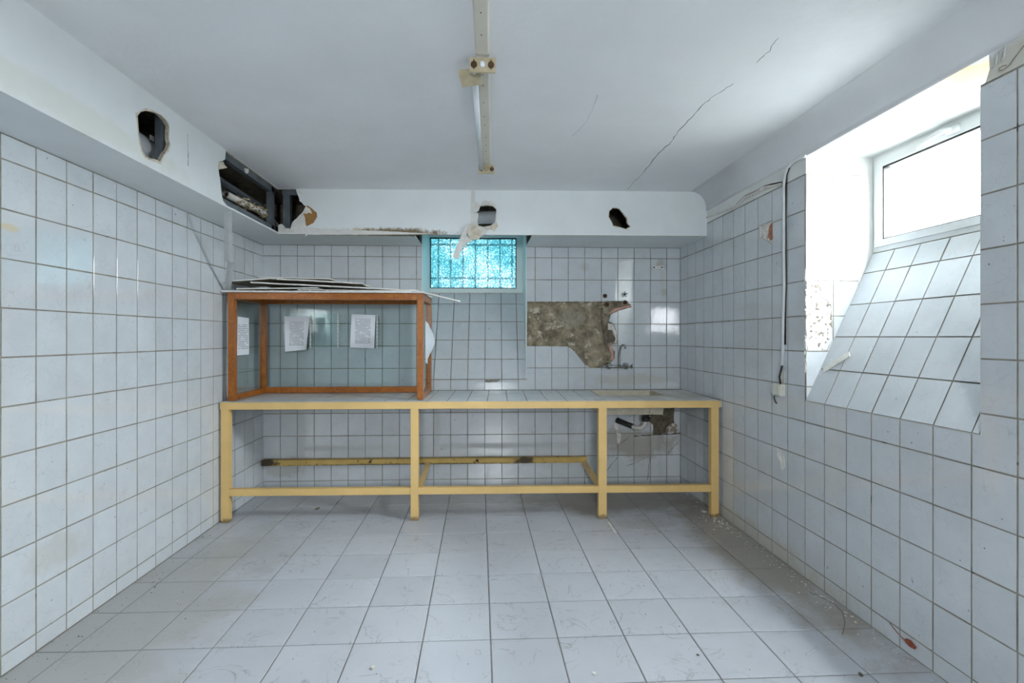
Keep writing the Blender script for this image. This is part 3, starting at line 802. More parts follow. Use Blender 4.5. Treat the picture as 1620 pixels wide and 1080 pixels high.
for L in ([(981, 702), (987, 697), (995, 691)], [(960.5, 744), (968, 733), (977, 723)], [(991, 737), (1003, 733), (1026, 721)], [(1056, 717), (1066, 707), (1074.6, 697)], [(1024, 760), (1027, 735), (1029, 722)]):
    crack([(*FB.px(p), .0022) for p in L], wb, .002, None, .003)
crack([(*FB.px(p), .002) for p in [(1003, 689.5), (1020, 688.5), (1040, 687.5), (1060, 686.5), (1082, 685)]], wb, .004, None, .002)
rough_patch('chipped_plaster', rag(pts(FB, [(971, 672), (976, 664), (979, 676), (983, 690), (980, 702), (976, 700), (975, 686)]), .02, .004), .003, wb, MORTAR_W, .0015, .014)
rough_patch('chipped_plaster', rag(pts(FB, [(1066, 668), (1071, 672), (1070, 684), (1058, 686), (1053, 680), (1058, 672)]), .02, .003), .004, wb, MORTAR_J, .004, .014)
# ================================================================== WINDOWS
def frame_ring(o, i, n0, n1):
    return plate(o, [i], n0, n1)
def bars(fr, parent): pass
# side window: a low hopper window
fw = Frame((XF, 0, 0), (0, -1, 0), (0, 0, 1))           # u = -Y
w1 = structure('window_1', frame_ring(rect(-2.572, -1.628, 1.866, 2.416), rect(-2.535, -1.665, 1.902, 2.382), -.06, .0), [PVC, PVC], fw.m, 'white plastic window set deep in the slanting recess')
sash = obj('sash', frame_ring(rect(-2.545, -1.655, 1.892, 2.392), rect(-2.497, -1.70, 1.930, 2.340), -.05, .014), [PVC, PVC], w1)
obj('gasket', frame_ring(rect(-2.499, -1.698, 1.928, 2.342), rect(-2.489, -1.708, 1.937, 2.330), -.03, .006), [BLACK, BLACK], sash)
obj('pane', bbox((-2.492, 1.934, -.026), (-1.705, 2.335, -.020)), G_CLEAR, sash)
hl = bmesh.new()
tube(hl, [(-2.12, 2.369, .016), (-2.06, 2.369, .02)], [.018, .018], 10)
tube(hl, [(-2.09, 2.369, .02), (-2.095, 2.369, .05), (-2.12, 2.366, .058), (-2.17, 2.360, .056), (-2.22, 2.350, .05), (-2.25, 2.341, .046)], [.010, .011, .013, .012, .010, .007], 10)
obj('handle', mesh_of(hl, 'h', True), PVC, w1)['label'] = 'white curved window handle'
# back window
fw2 = Frame(FB.w(0, 0, -REC), FB.u, FB.v)
w2 = structure('window_2', frame_ring(rect(WU0-.004, WU1+.004, SB, 2.432), rect(1.430, 2.300, 1.872, 2.383), -.05, .0), [PVC_B, PVC_B], fw2.m, 'small pale framed window of textured aqua glass')
obj('gasket', frame_ring(rect(1.428, 2.302, 1.870, 2.385), rect(1.438, 2.292, 1.880, 2.373), -.03, -.004), [BLACK, BLACK], w2)
obj('pane', bbox((1.434, 1.876, -.026), (2.296, 2.378, -.020)), G_FROST, w2)
# iron grille outside it
g = empty('window_grille', FB.w((WU0+WU1)/2, SB, -.535), 'dark iron bars behind the aqua glass of the end wall window', 'grille')
g.rotation_euler = (0, 0, AL)
gu = (WU0+WU1)/2
GX = [FB.px((x, 410), -.535)[0]-gu for x in (693.6, 712.8, 732.5, 752, 771.6, 791, 810)]
zz = [FB.px((750, y), -.535)[1]-SB for y in (387, 440)]
for x in GX:
    b = bmesh.new(); box(b, (x-.008, -.008, -.03), (x+.008, .008, .68))
    bmesh.ops.create_icosphere(b, subdivisions=2, radius=.017, matrix=Matrix.Translation((x, 0, FB.px((750, 414), -.535)[1]-SB)))
    obj('bar', b, GRILLE, g)
for z in zz: obj('crossbar', bbox((-.49, -.004, z-.010), (.49, .010, z+.010)), GRILLE, g)

# ================================================================== COUNTER
RZ = -.04
CN = Vector((-.49, 3.575, 0))
# local frame: x along the front, y to the wall
ct = empty('counter', CN, 'long tiled counter on a yellow painted steel frame against the end wall', 'counter', RZ)
cm = Matrix.Translation(CN) @ Matrix.Rotation(RZ, 4, 'Z')
ci = cm.inverted()
def cl(P): return ci @ Vector(P)
def cpx(p):        # point of the front plane
    return cl(on_plane(p, (-math.sin(RZ), math.cos(RZ), 0), CN))
CT = .893
xl, xr_ = cpx((348, 640)).x, cpx((1139, 640)).x
lw = .055
for k, (a, b) in enumerate(((349, 361.5), (649.5, 661.5), (947, 960), (1125.5, 1137.5))):
    x0, x1 = cpx((a, 700)).x, cpx((b, 700)).x
    obj('leg', bbox((x0, 0, 0), (x1, .05, CT-.05), .002), YEL, ct)
obj('top_rail', bbox((xl, -.001, CT-.052), (xr_, .05, CT), .002), YEL, ct)
lx = [cpx((x, 775)).x for x in (361.5, 649.5, 661.5, 947, 960, 1125.5)]
for a, b in ((0, 1), (2, 3), (4, 5)):
    obj('lower_rail', bbox((lx[a], .004, .196), (lx[b], .046, .248), .002), YEL, ct)
# rail fixed to the back wall
r0, r1 = cl(FB.w(.012, 0, .03)), cl(FB.w(2.921, 0, .03))
obj('rear_rail', bar_m((r0.x, r0.y, .262), (r1.x, r1.y, .262), .05, .05), YEL_D, ct)['label'] = 'rust-spotted rear rail'
for pxa, pxb in (((667, 765), (678, 735)), ((944, 760), (922, 733))):
    a = cl(onZ(pxa, .235)); q = cl(FB.w(FB.px((pxb[0], 740))[0], .245, .04))
    obj('brace', bar_m((a.x, .045, .225), (q.x, q.y, .24), .04, .04), YEL, ct)
# slab and tiles
def y_wall(x):     # local y of the back wall at local x
    P = cm @ Vector((x, 0, 0)); return (ci @ Vector((P.x, by(P.x), 0))).y
sk0, sk1 = cl((.99, 3.86, 0)), cl((1.56, 4.23, 0))
sx0, sx1, sy0, sy1 = sk0.x, sk1.x, .33, .70
outer = [(xl-.01, .012), (xr_+.02, .012), (xr_+.02, y_wall(xr_)-.001), (xl-.01, y_wall(xl)-.001)]
obj('slab', plate(outer, [rect(sx0, sx1, sy0, sy1)], CT-.05, CT+.002), [GROUT, SINKM], ct)
etc = bpy.data.objects.new('worktop', None); COL.objects.link(etc); etc.parent = ct; etc.location = (0, 0, CT+.0015)
mn = min(y_wall(xl), y_wall(xr_))
tile_grid(etc, lines(xl+.1525, .1525, xl, xr_), lines(.2125, .2025, .012, mn-.003), T_COUNTER, [rect(sx0-.004, sx1+.004, sy0-.004, sy1+.004)], tilt=.004)
# ---- sink let into the counter
sk = empty('sink', cm @ Vector((0, 0, CT-.16)), 'stained stone sink basin sunk in the counter under the tap', 'sink', RZ)
bm = bmesh.new()
t_ = .014
d_ = .13
a = [bm.verts.new((x, y, d_+.028)) for x, y in rect(sx0, sx1, sy0, sy1)]
b2 = [bm.verts.new((x, y, d_+.028)) for x, y in rect(sx0+t_, sx1-t_, sy0+t_, sy1-t_)]
c2 = [bm.verts.new((x, y, 0.014)) for x, y in rect(sx0+.03, sx1-.03, sy0+.03, sy1-.03)]
d2 = [bm.verts.new((x, y, d_)) for x, y in rect(sx0, sx1, sy0, sy1)]
e2 = [bm.verts.new((x, y, 0)) for x, y in rect(sx0+.015, sx1-.015, sy0+.015, sy1-.015)]
for q, w in ((a, b2), (b2, c2), (a, d2), (d2, e2)):
    for k in range(4):
        j = (k+1) % 4; bm.faces.new((q[k], q[j], w[j], w[k]))
bm.faces.new(c2); bm.faces.new(e2)
obj('basin', bm, SINKM, sk)
dx, dy_ = cl(FB.w(FB.px((1013, 670))[0]-.03, 0, .14)).x, .52
dr = bmesh.new()
tube(dr, [(dx, dy_, .0), (dx, dy_, -.03)], [.045, .04], 12)
tube(dr, [(dx, dy_, -.03), (dx, dy_, -.055)], [.028, .028], 12)
tube(dr, [(dx, dy_, -.05), (dx, dy_, -.085)], [.036, .036], 12)
obj('drain', mesh_of(dr, 'd', True), BLACK, sk)
q = [(dx, dy_, -.08), (dx-.005, dy_+.01, -.12), (dx-.03, dy_+.03, -.150), (dx-.07, dy_+.06, -.155), (dx-.10, dy_+.10, -.145)]
obj('waste_pipe', tube_m(q, .020, 12), PIPEW, sk)
q2 = [(dx-.09, dy_+.09, -.148), (dx-.13, dy_+.13, -.135), (dx-.19, y_wall(dx)-.02, -.12)]
obj('waste_hose', tube_m(q2, [.024, .023, .027], 12), BLACK, sk)
obj('side_bracket', bar_m((sx0-.10, .60, .05), (sx0-.02, .40, .12), .03, .012), RUST, sk)

# ================================================================== DISPLAY CABINET ON THE COUNTER
CZ = CT+.0085
CO = Vector((-.433, 3.642, CZ))
cb = empty('display_cabinet', CO, 'open fronted varnished wood display case with glass sides on the counter', 'cabinet', -.02)
bmx = Matrix.Translation(CO) @ Matrix.Rotation(-.02, 4, 'Z'); bi = bmx.inverted()
cw, cdp, chh, pw = 1.457, .54, .815, .046
for x, y, nm in ((-cw, 0, 'post'), (-pw, 0, 'post'), (-cw, cdp-pw, 'post'), (-pw, cdp-pw, 'post')):
    obj(nm, bbox((x, y, 0), (x+pw, y+pw, chh), .002), WOOD, cb)
obj('top_rail', bbox((-cw+pw, .001, chh-.05), (-pw, pw-.004, chh), .002), WOOD, cb)
obj('top_rail', bbox((-cw+pw, cdp-pw, chh-.05), (-pw, cdp, chh), .002), WOOD, cb)
obj('bottom_rail', bbox((-cw+pw, cdp-pw, 0), (-pw, cdp, .05), .002), WOOD, cb)
for x in (-cw+.004, -pw+.004):
    obj('side_rail', bbox((x, pw, chh-.05), (x+pw-.008, cdp-pw, chh), .002), WOOD, cb)
    obj('side_rail', bbox((x, pw, 0), (x+pw-.008, cdp-pw, .042), .002), WOOD, cb)
obj('back_pane', bbox((-cw+pw-.01, cdp-.026, .04), (-pw+.01, cdp-.021, chh-.04)), G_CAB, cb)
obj('side_pane', bbox((-cw+.020, pw-.01, .035), (-cw+.025, cdp-pw+.01, chh-.04)), G_CAB, cb)
obj('side_pane', bbox((-pw+.020, pw-.01, .035), (-pw+.025, cdp-pw+.01, chh-.04)), G_CAB, cb)
# printed sheets taped to the glass
def sheet(px_quad, fr, mat, label, n=.002, curl=0):
    q = [fr.px(p, n) for p in px_quad]      # bl, br, tr, tl
    c = Vector((sum(p[0] for p in q)/4, sum(p[1] for p in q)/4))
    bm = bmesh.new(); N = 8; grid = {}
    for t, dn in ((0, 0), (1, .0006)):
        for i in range(N+1):
            for j in range(N+1):
                a, b = i/N, j/N
                p = (Vector(q[0])*(1-a)+Vector(q[1])*a)*(1-b)+(Vector(q[3])*(1-a)+Vector(q[2])*a)*b-c
                z = dn+curl*(max(0, a-.55)**2)*(1-b)*2+.0015*math.sin(a*7+b*5)
                grid[t, i, j] = bm.verts.new((p.x, p.y, z))
        for i in range(N):
            for j in range(N): bm.faces.new([grid[t, x, y] for x, y in ((i, j), (i+1, j), (i+1, j+1), (i, j+1))])
    M = fr.m.copy(); M.translation = fr.w(c.x, c.y, n)
    o = obj('printed_paper', mesh_of(bm, 'sheet', True), mat, None, M)
    return tag(o, label, 'paper', 'papers taped to the glass case')
gb = Frame(bmx @ Vector((-cw, cdp-.026, 0)), bmx.to_3x3() @ Vector((1, 0, 0)), (0, 0, 1))
gl_ = Frame(bmx @ Vector((-cw+.025, 0, 0)), bmx.to_3x3() @ Vector((0, 1, 0)), (0, 0, 1))
sheet([(451, 556), (486, 553), (490, 500), (450, 500)], gb, PAPER_A, 'wrinkled printed sheet with curled corner on the back glass', .003, .05)
sheet([(554, 549.5), (592, 551), (594, 498), (556, 497)], gb, PAPER_B, 'flat densely printed sheet taped to the back glass', .003)
sheet([(374.5, 562), (393.5, 560.5), (394, 503), (376, 501)], gl_, PAPER_C, 'narrow listed sheet taped to the left glass side', .002)
# perforated edges of clear plastic pockets
def pocket(x0, x1, y0, y1, nm, label):
    q = [gb.px(p, .0015) for p in ((x0, y1), (x1, y1), (x1, y0), (x0, y0))]
    o = obj('plastic_pocket', plate(q, [], .0008, .0014), [G_CAB, G_CAB], None, gb.m)
    tag(o, label, 'plastic pocket', 'clear pockets on the glass')
    st = [gb.px(p, .0015) for p in ((x1-2, y1), (x1, y1), (x1, y0), (x1-2, y0))]
    hs = []
    for k in range(9):
        t = (k+.5)/9
        a = Vector(st[0]).lerp(Vector(st[3]), t); w = (st[1][0]-st[0][0]); hh = .006
        hs.append(rect(a.x+w*.15, a.x+w*.6, a.y-hh, a.y+hh))
    obj('punched_strip', plate(st, hs, .0014, .003), [BOARDW, BOARDW], o)
pocket(493, 535.5, 496, 549, 'a', 'empty clear plastic pocket between the two printed sheets')
pocket(552, 597.5, 497, 550.5, 'b', 'clear plastic pocket holding the dense sheet')
pocket(450, 492, 496, 550, 'c', 'clear plastic pocket behind the wrinkled sheet')
# sheet hanging loose outside the right glass
fo = Frame(bmx @ Vector((0.002, 0, 0)), bmx.to_3x3() @ Vector((0, 1, 0)), (0, 0, 1))
bm = bmesh.new(); N = 8; gg = {}
for t in (0, 1):
    for i in range(N+1):
        for j in range(N+1):
            a, b = i/N, j/N
            gg[t, i, j] = bm.verts.new((.004+.055*math.sin(math.pi*min(1, (1-b)*1.15))**1.3*a+.0006*t, .10+a*.19-.05*(1-b)*a, .28+b*.33-.02*a))
    for i in range(N):
        for j in range(N): bm.faces.new([gg[t, x, y] for x, y in ((i, j), (i+1, j), (i+1, j+1), (i, j+1))])
tag(obj('loose_paper', mesh_of(bm, 'p', True), PAPER_P, None, bmx), 'blank bluish paper bulging off the right glass side of the display case', 'paper')

# ---- broken boards heaped on top of the cabinet
def board(cx, cy_, z, L, D, rz, tx=0, ty=0, t=.010, mat=BOARD, label='', amp=.012):
    poly = rag(rect(-L/2, L/2, -D/2, D/2), .07, amp)
    M = bmx @ Matrix.Translation((cx, cy_, z)) @ Matrix.Rotation(rz, 4, 'Z') @ Matrix.Rotation(ty, 4, 'Y') @ Matrix.Rotation(tx, 4, 'X')
    o = obj('broken_board', plate(poly, [], 0, t), [mat, BOARDW], None, M)
    return tag(o, label, 'board', 'broken boards on the display case')
board(-.74, .24, chh+.001, 1.50, .53, 0, t=.012, mat=BOARDW, label='large pale board lying flat over the whole display case', amp=.006)
board(-.67, .25, chh+.046, 1.26, .46, .02, ty=.044, t=.010, label='long grey board sloping down toward the right end of the case')
board(-1.315, .20, chh+.092, .37, .38, -.06, ty=-.07, t=.010, label='short grey board overhanging the left end of the case')
board(-.795, .22, chh+.088, .64, .36, .04, ty=.045, t=.010, mat=BOARD, label='dusty board with ragged pale end near the middle of the heap')
board(-1.00, .26, chh+.118, .55, .34, -.03, ty=.02, t=.009, label='topmost short board of the heap on the display case')
board(-.52, .06, chh+.018, .86, .10, -.02, ty=.012, t=.007, mat=BOARDW, label='narrow pale strip lying along the front of the heap', amp=.006)
board(-1.10, .10, chh+.030, .60, .16, .03, ty=-.02, t=.009, mat=BOARD, label='dusty offcut wedged under the long board of the heap', amp=.010)
pa, pb = Vector((-.03, .10, chh+.020)), Vector((.272, .14, chh-.052))
tag(obj('board_strip', bar_m(pa, pb, .05, .011), BOARDW, None, bmx), 'thin pale strip sticking out past the right end of the display case', 'board')
bm = bmesh.new()
for k in range(70):
    c = Vector((R.uniform(-1.35, -.12), R.uniform(-.005, .05), chh+.0125+R.uniform(0, .004)))
    bmesh.ops.create_icosphere(bm, subdivisions=1, radius=R.uniform(.003, .010), matrix=Matrix.Translation(c) @ Matrix.Diagonal((R.uniform(.6, 1.6), 1, R.uniform(.3, .7), 1)))
tag(obj('plaster_crumbs', bm, GYPW, None, bmx), 'white plaster crumbs along the front edge of the heap of boards', 'debris', None, 'stuff')

# ================================================================== INSIDE THE BULKHEAD HOLES
XI = XBF-.018
def channel(p, q, w, d, up, name, label, group='steel studs in the broken bulkhead', lips=True):
    """thin galvanised C-profile from p to q: web facing 'up', two flanges"""
    p, q = Vector(p), Vector(q); z = (q-p).normalized(); y = Vector(up).normalized(); x = y.cross(z).normalized()
    M = Matrix(((z.x, x.x, y.x, p.x), (z.y, x.y, y.y, p.y), (z.z, x.z, y.z, p.z), (0, 0, 0, 1)))
    L = (q-p).length; t = .0015
    bm = bmesh.new()
    box(bm, (0, -w/2, -t), (L, w/2, 0)); box(bm, (0, -w/2, -d), (L, -w/2+t, -t)); box(bm, (0, w/2-t, -d), (L, w/2, -t))
    o = obj(name, bm, GALV, None, M)
    return tag(o, label, 'steel stud', group)
ya, yb = h2[2][0]-.05, 3.88
channel((XI, ya, CEIL-.026), (XI, yb, CEIL-.026), .045, .04, (1, 0, 0), 'steel_stud', 'top steel channel under the ceiling in the corner opening')
channel((XI, ya, SOF+.032), (XI, yb, SOF+.032), .045, .04, (1, 0, 0), 'steel_stud', 'bottom steel channel along the lower edge of the corner opening')
channel((XI-.065, ya, 2.425), (XI-.065, 3.82, 2.40), .035, .03, (1, 0, .5), 'steel_stud', 'dented steel channel across the middle of the corner opening')
channel((XI, 3.845, SOF+.012), (XI, 3.845, CEIL-.004), .05, .04, (1, 0, 0), 'steel_stud', 'upright steel stud at the inner corner on the left wall side')
pc = FBB.w(.055, SOF+.012, -.018); pd = FBB.w(.055, CEIL-.004, -.018)
channel(pc, pd, .055, .04, FBB.n, 'steel_stud', 'upright steel stud at the inner corner on the window side')
channel(FBB.w(.02, CEIL-.024, -.017), FBB.w(.20, CEIL-.024, -.017), .04, .03, FBB.n, 'steel_stud', 'short steel channel under the ceiling beside the torn paper')
# pipe with frayed lagging
e = empty('lagged_pipe', (XI-.07, ya+.05, 2.33), 'old pipe stub with frayed brown lagging in the corner opening', 'pipe')
p_a = onX((357, 307), XI-.06)-e.location; p_b = onX((376, 317), XI-.06)-e.location; p_c = onX((423, 340), XI-.06)-e.location; p_d = p_c+Vector((-.02, .2, -.03))
bm = bmesh.new(); tube(bm, [p_a, p_b, p_c, p_d], .024, 14, False); tube(bm, [p_a, p_b], .017, 14, False)
obj('pipe', mesh_of(bm, 'p', True), PIPEW, e)
obj('bore', tube_m([p_a+(p_b-p_a)*.15, p_a+(p_b-p_a)*.2], .019, 12), RUST, e)
bm = bmesh.new()
for k in range(90):
    t = R.random(); c = p_b.lerp(p_c, t*1.05-.05)+Vector((R.uniform(-.02, .03), R.uniform(-.02, .02), R.uniform(-.035, .028)))
    bmesh.ops.create_icosphere(bm, subdivisions=1, radius=R.uniform(.006, .016), matrix=Matrix.Translation(c) @ Matrix.Rotation(R.uniform(0, 3), 4, 'Z') @ Matrix.Diagonal((R.uniform(.4, 1), R.uniform(.8, 2.2), R.uniform(.4, 1), 1)))
tag(obj('lagging', bm, LAG, e), kind='stuff')
# ducts
bm = bmesh.new(); tube(bm, [(-1.36, 4.09, 2.355), (-1.0, 4.08, 2.355), (-.2, 4.05, 2.40), (.6, 4.00, 2.42)], .052, 20)
tag(obj('ventilation_duct', mesh_of(bm, 'd', True), DUCTM), 'round grey duct behind the holes above the barred window', 'duct')
hc = FBL.w(sum(p[0] for p in h1)/len(h1), sum(p[1] for p in h1)/len(h1))
e = empty('ventilation_duct', (hc.x-.20, hc.y+.165, hc.z-.02), 'grey duct end seen through the round hole in the left bulkhead', 'duct')
bm = bmesh.new()
tube(bm, [(0, -.6, -.02), (0, .02, -.02), (0, .07, -.02), (0, .10, -.02)], [.118, .118, .110, .08], 28)
obj('duct_body', mesh_of(bm, 'd', True), DUCTM, e)
obj('duct_label', bbox((.100, -.05, .050), (.107, -.028, .075)), BOARDW, e)
channel((hc.x-.024, hc.y+.118, SOF+.012), (hc.x-.024, hc.y+.118, CEIL-.004), .04, .04, (1, 0, 0), 'steel_stud', 'upright steel stud behind the round hole in the left bulkhead')

# ---- hanging corner bead
bs = [Vector((-1.632, 3.175, 2.196)), Vector((-1.77, 3.45, 1.93)), Vector((-1.76, 3.46, 1.91)), Vector((-1.90, 3.690, CZ+chh+.024))]
bm = bmesh.new()
wv = Vector((.021, .004, .006))
rows = [[bm.verts.new(p+wv*s+Vector((0, 0, .0))) for s in (-1.1, 0, 1.1)] for p in bs]
for q in rows: q[1].co += Vector((.006, -.008, .0))
for q, w in zip(rows, rows[1:]):
    for k in (0, 1): bm.faces.new((q[k], q[k+1], w[k+1], w[k]))
r_ = bmesh.ops.solidify(bm, geom=bm.faces[:], thickness=.0015)
tag(obj('corner_bead', bm, ALU), 'bent white metal corner bead hanging from the left bulkhead to the display case', 'corner bead')

# ================================================================== CEILING LIGHTS
def fixture(y0, y1, label, tube_on, xa, xb):
    """batten along y from y0 to y1 under the ceiling"""
    e = empty('light_fixture', (xa, y0, CEIL), label, 'light fixture', math.atan2(-(xb-xa), y1-y0), 'ceiling light battens')
    L = math.hypot(y1-y0, xb-xa)
    bm = bmesh.new()
    prof = [(-.030, 0), (-.027, -.018), (-.022, -.022), (.022, -.022), (.027, -.018), (.030, 0)]
    a = [bm.verts.new((x, 0, z)) for x, z in prof]; b = [bm.verts.new((x, L, z)) for x, z in prof]
    for k in range(len(a)-1): bm.faces.new((a[k], a[k+1], b[k+1], b[k]))
    bm.faces.new(a); bm.faces.new(b)
    obj('channel', bm, CREAM, e)
    for yy, s in ((.004, -1), (L-.004, 1)) if tube_on else ((.004, -1),):
        pl2 = obj('end_plate', bbox((-.055, yy-.004, -.080), (.055, yy+.004, -.016), .002), BRASS, e)
        f = -1
        for x in (-.036, .036):
            b_ = bmesh.new(); tube(b_, [(x, yy-.004, -.048), (x, yy-.010, -.048)], [.014, .013], 14)
            box(b_, (x-.0025, yy-.0125, -.068), (x+.0025, yy-.008, -.030))
            obj('lampholder', mesh_of(b_), RUST, pl2)
        b_ = bmesh.new(); tube(b_, [(0, yy-.0045, -.060), (0, yy-.0065, -.056), (0, yy-.0065, -.040), (0, yy-.0045, -.036)], [.003, .011, .011, .003], 12)
        obj('badge', mesh_of(b_, 'b', True), TUBE if yy < .1 else BRASS, pl2)
    for yy in [L*t for t in (.10, .17, .3, .42, .5, .63, .72, .8, .9)]:
        obj('screw', tube_m([(R.uniform(-.004, .004), yy, -.021), (0, yy, -.0232)], .0028, 8), RUST, e)
    if tube_on:
        obj('fluorescent_tube', tube_m([(-.036, .02, -.050), (-.036, L-.012, -.050)], .0135, 14), TUBE, e)
        b_ = bmesh.new(); tube(b_, [(-.036, L-.012, -.050), (-.036, L-.03, -.050)], .0142, 14)
        obj('tube_cap', mesh_of(b_, 'c', True), GALV, e)
    return e
fx2 = fixture(1.985, 3.22, 'ceiling batten with one fluorescent tube left ending short of the bulkhead', True, .012, .047)
fx1 = fixture(.70, 1.955, 'ceiling batten without a tube, its end butting the batten that has one', False, -.02, .011)
e = bmesh.new()
pf = rag([(-.065, -.02), (.035, -.045), (.04, .03), (-.045, .05)], .02, .004)
M = Matrix.Translation((-.030, 2.045, CEIL-.070)) @ Matrix.Rotation(-.55, 4, 'X') @ Matrix.Rotation(.15, 4, 'Y')
e.free()
tag(obj('torn_cardboard', plate(pf, [], 0, .003), [BRASS, BRASS], None, M), 'torn brown cardboard flap under the end of the ceiling batten', 'cardboard')

# ================================================================== TAP AND VALVES
tp = FB.w(*FB.px((985, 579)), .0)
e = empty('mixer_tap', tp, 'old chrome wall mixer tap with curved spout above the sink', 'tap', AL)
def fb(p, n): 
    u, v = FB.px(p, n); U, V_ = FB.px((985, 579), 0)
    return Vector((u-U, -n, v-V_))
obj('body', tube_m([fb((962, 579), .06), fb((975, 580), .06), fb((992, 580), .06)], [.014, .012, .014], 12), CHROME, e)
obj('spout', tube_m([fb((979.5, 580), .06), fb((980, 574), .06), fb((980, 560), .075), fb((982, 549), .095), fb((985, 545.5), .115), fb((988, 546), .135), fb((989.5, 551), .145)], [.013, .010, .009, .009, .009, .009, .010], 12), CHROME, e)
for x in (962, 989):
    q = fb((x, 578.5), 0)
    o = obj('rose', tube_m([q+Vector((0, -.004, 0)), q+Vector((0, -.03, 0)), q+Vector((0, -.055, 0)), q+Vector((0, -.065, 0))], [.032, .031, .024, .012], 16), CHROME, e)
for x, s in ((958, -1), (994, 1)):
    q = fb((x, 579), .06)
    hd = bmesh.new()
    tube(hd, [q-Vector((s*.015, 0, 0)), q+Vector((s*.03, 0, 0))], [.010, .008], 10)
    for t in range(4):
        a = t*math.pi/2+.5; c = q+Vector((s*.03, 0, 0))
        tube(hd, [c, c+Vector((s*.006, math.cos(a)*.026, math.sin(a)*.026))], [.006, .0045], 8)
    obj('handle', mesh_of(hd, 'h', True), CHROME, e)
# stop valve with star handle, stub with bare spindle
e = empty('stop_valve', FB.w(*FB.px((986.5, 466)), .004), 'stop valve with star shaped handle on the tiles', 'valve', AL)
b_ = bmesh.new()
tube(b_, [(0, 0, 0), (0, -.03, 0)], [.014, .012], 12)
for t in range(5):
    a = t*2*math.pi/5+math.pi/2
    tube(b_, [(0, -.03, 0), (math.cos(a)*.026, -.034, math.sin(a)*.026)], [.007, .008], 8)
obj('star_handle', mesh_of(b_, 's', True), CHROME, e)
b_ = bmesh.new()
tube(b_, [(0, -.034, 0), (0, -.04, 0)], .009, 10)
obj('hub', mesh_of(b_), BLACK, e)
for p, lb in (((957, 468), 'rusty bare valve stub on the tiles beside the star handle'), ((960, 482), 'rusted pipe stub at the top of the bare mortar'), ((989, 478), 'rusted pipe stub below the star handle')):
    q = FB.px(p)
    b_ = bmesh.new(); tube(b_, [(0, 0, 0), (0, -.016, 0)], [.02, .017], 12); tube(b_, [(0, -.016, 0), (.002, -.04, -.002)], [.011, .010], 10)
    o = obj('pipe_stub', mesh_of(b_, 's', True), RUST, None)
    o.location = FB.w(*q, .002); o.rotation_euler = (0, 0, AL); tag(o, lb, 'pipe stub')
# small plug plate with two holes
e = empty('fixing_plate', FB.w(*FB.px((1040.5, 423)), .0046), 'small pale plate with two screw holes on stained tile', 'plate', AL)
obj('plate', bbox((-.052, -.003, -.016), (.052, 0, .016), .001), BOARDW, e)
for x in (-.037, .037): obj('screw_hole', tube_m([(x, -.001, 0), (x, -.0042, 0)], .0075, 10), RUST, e)

# ================================================================== SOCKET AND CABLE ON THE RIGHT WALL
sp = onX((1236, 616), XR)
e = empty('wall_socket', (XR-.004, sp.y, sp.z), 'yellowed plastic socket hanging under the cable on the right wall', 'socket')
ya_, yb_ = onX((1246, 616), XR).y-sp.y, onX((1226, 616), XR).y-sp.y
obj('box', bbox((-.034, ya_+.01, -.036), (0, yb_-.035, .036), .004), SOCKET, e)
obj('cover', bbox((-.040, ya_+.02, -.030), (-.034, yb_-.045, .030), .002), SOCKET, e)
obj('terminal', bbox((-.026, yb_-.034, -.03), (0, yb_-.004, .03), .004), PIPEW, e)
obj('backplate', plate(rag(rect(0, .05, .02, .115), .02, .002), [], 0, .003), [SOCKET, SOCKET], e, Matrix(((0, 0, -1, 0), (-1, 0, 0, .01), (0, 1, 0, 0), (0, 0, 0, 1))))
obj('loose_wire', tube_m([(-.015, yb_-.03, -.035), (-.02, yb_-.025, -.05), (-.018, yb_-.035, -.075), (-.01, yb_-.04, -.09)], .004, 8), BLACK, e)
cb_pts = [onX(p, XR-.010) for p in [(1274, 247), (1262, 252), (1252, 258), (1246, 266), (1242, 278), (1240.5, 295), (1240.5, 340), (1240.5, 400), (1241, 450), (1239.5, 500), (1239, 545), (1237.5, 578)]]
e = empty('cable', cb_pts[-1], 'white painted cable running down the right wall to the socket', 'cable')
obj('sheath', tube_m([p-e.location for p in cb_pts], .0095, 8), ALU, e)
obj('gap_line', tube_m([p-e.location+Vector((.003, -.0135, 0)) for p in cb_pts[3:-1]], [.0048*R.uniform(.5, 1.2) for _ in cb_pts[3:-1]], 6), CRACK, e)
obj('bare_end', tube_m([cb_pts[-1]-e.location, onX((1236, 584), XR-.025)-e.location, onX((1233, 596), XR-.03)-e.location, onX((1235, 608), XR-.02)-e.location], .006, 8), BLACK, e)
# loose scraps of plaster wire above the near end of the window
e = empty('clip_wire', onX((1590, 100), XR-.006), 'painted wire loop and clip above the near tiles of the window', 'wire')
obj('wire', tube_m([onX(p, XR-.006)-e.location for p in [(1620, 72), (1605, 92), (1597, 103), (1588, 110), (1581, 112), (1580, 108), (1586, 104), (1592, 103)]], .0016, 6), MORTAR_J, e)
obj('clip', tube_m([onX(p, XR-.005)-e.location for p in [(1568, 108), (1576, 102), (1578, 83), (1590, 74), (1589, 90), (1583, 97)]], .003, 6), ALU, e)
# chipped spot low on the right wall
rough_patch('chipped_spot', rag(pts(FR, [(1230, 708), (1236, 712), (1241, 722), (1243, 738), (1239, 744), (1235, 730), (1229, 722)]), .02, .004), .005, wr, GYPW, .002, .014)
# flap of broken tile lying in the recess
P_a, P_b = onX((1303, 585), 1.93), onX((1344, 560), 1.97)
sa, sb_ = [fs2.w(*fs2.px(p, .012), .012) for p in ((1303, 585), (1344, 560))]
tag(obj('tile_shard', bar_m(sa, sb_, .034, .005, fs2.n), GYPW), 'thin broken tile shard lying on the slanting window sill', 'tile shard')

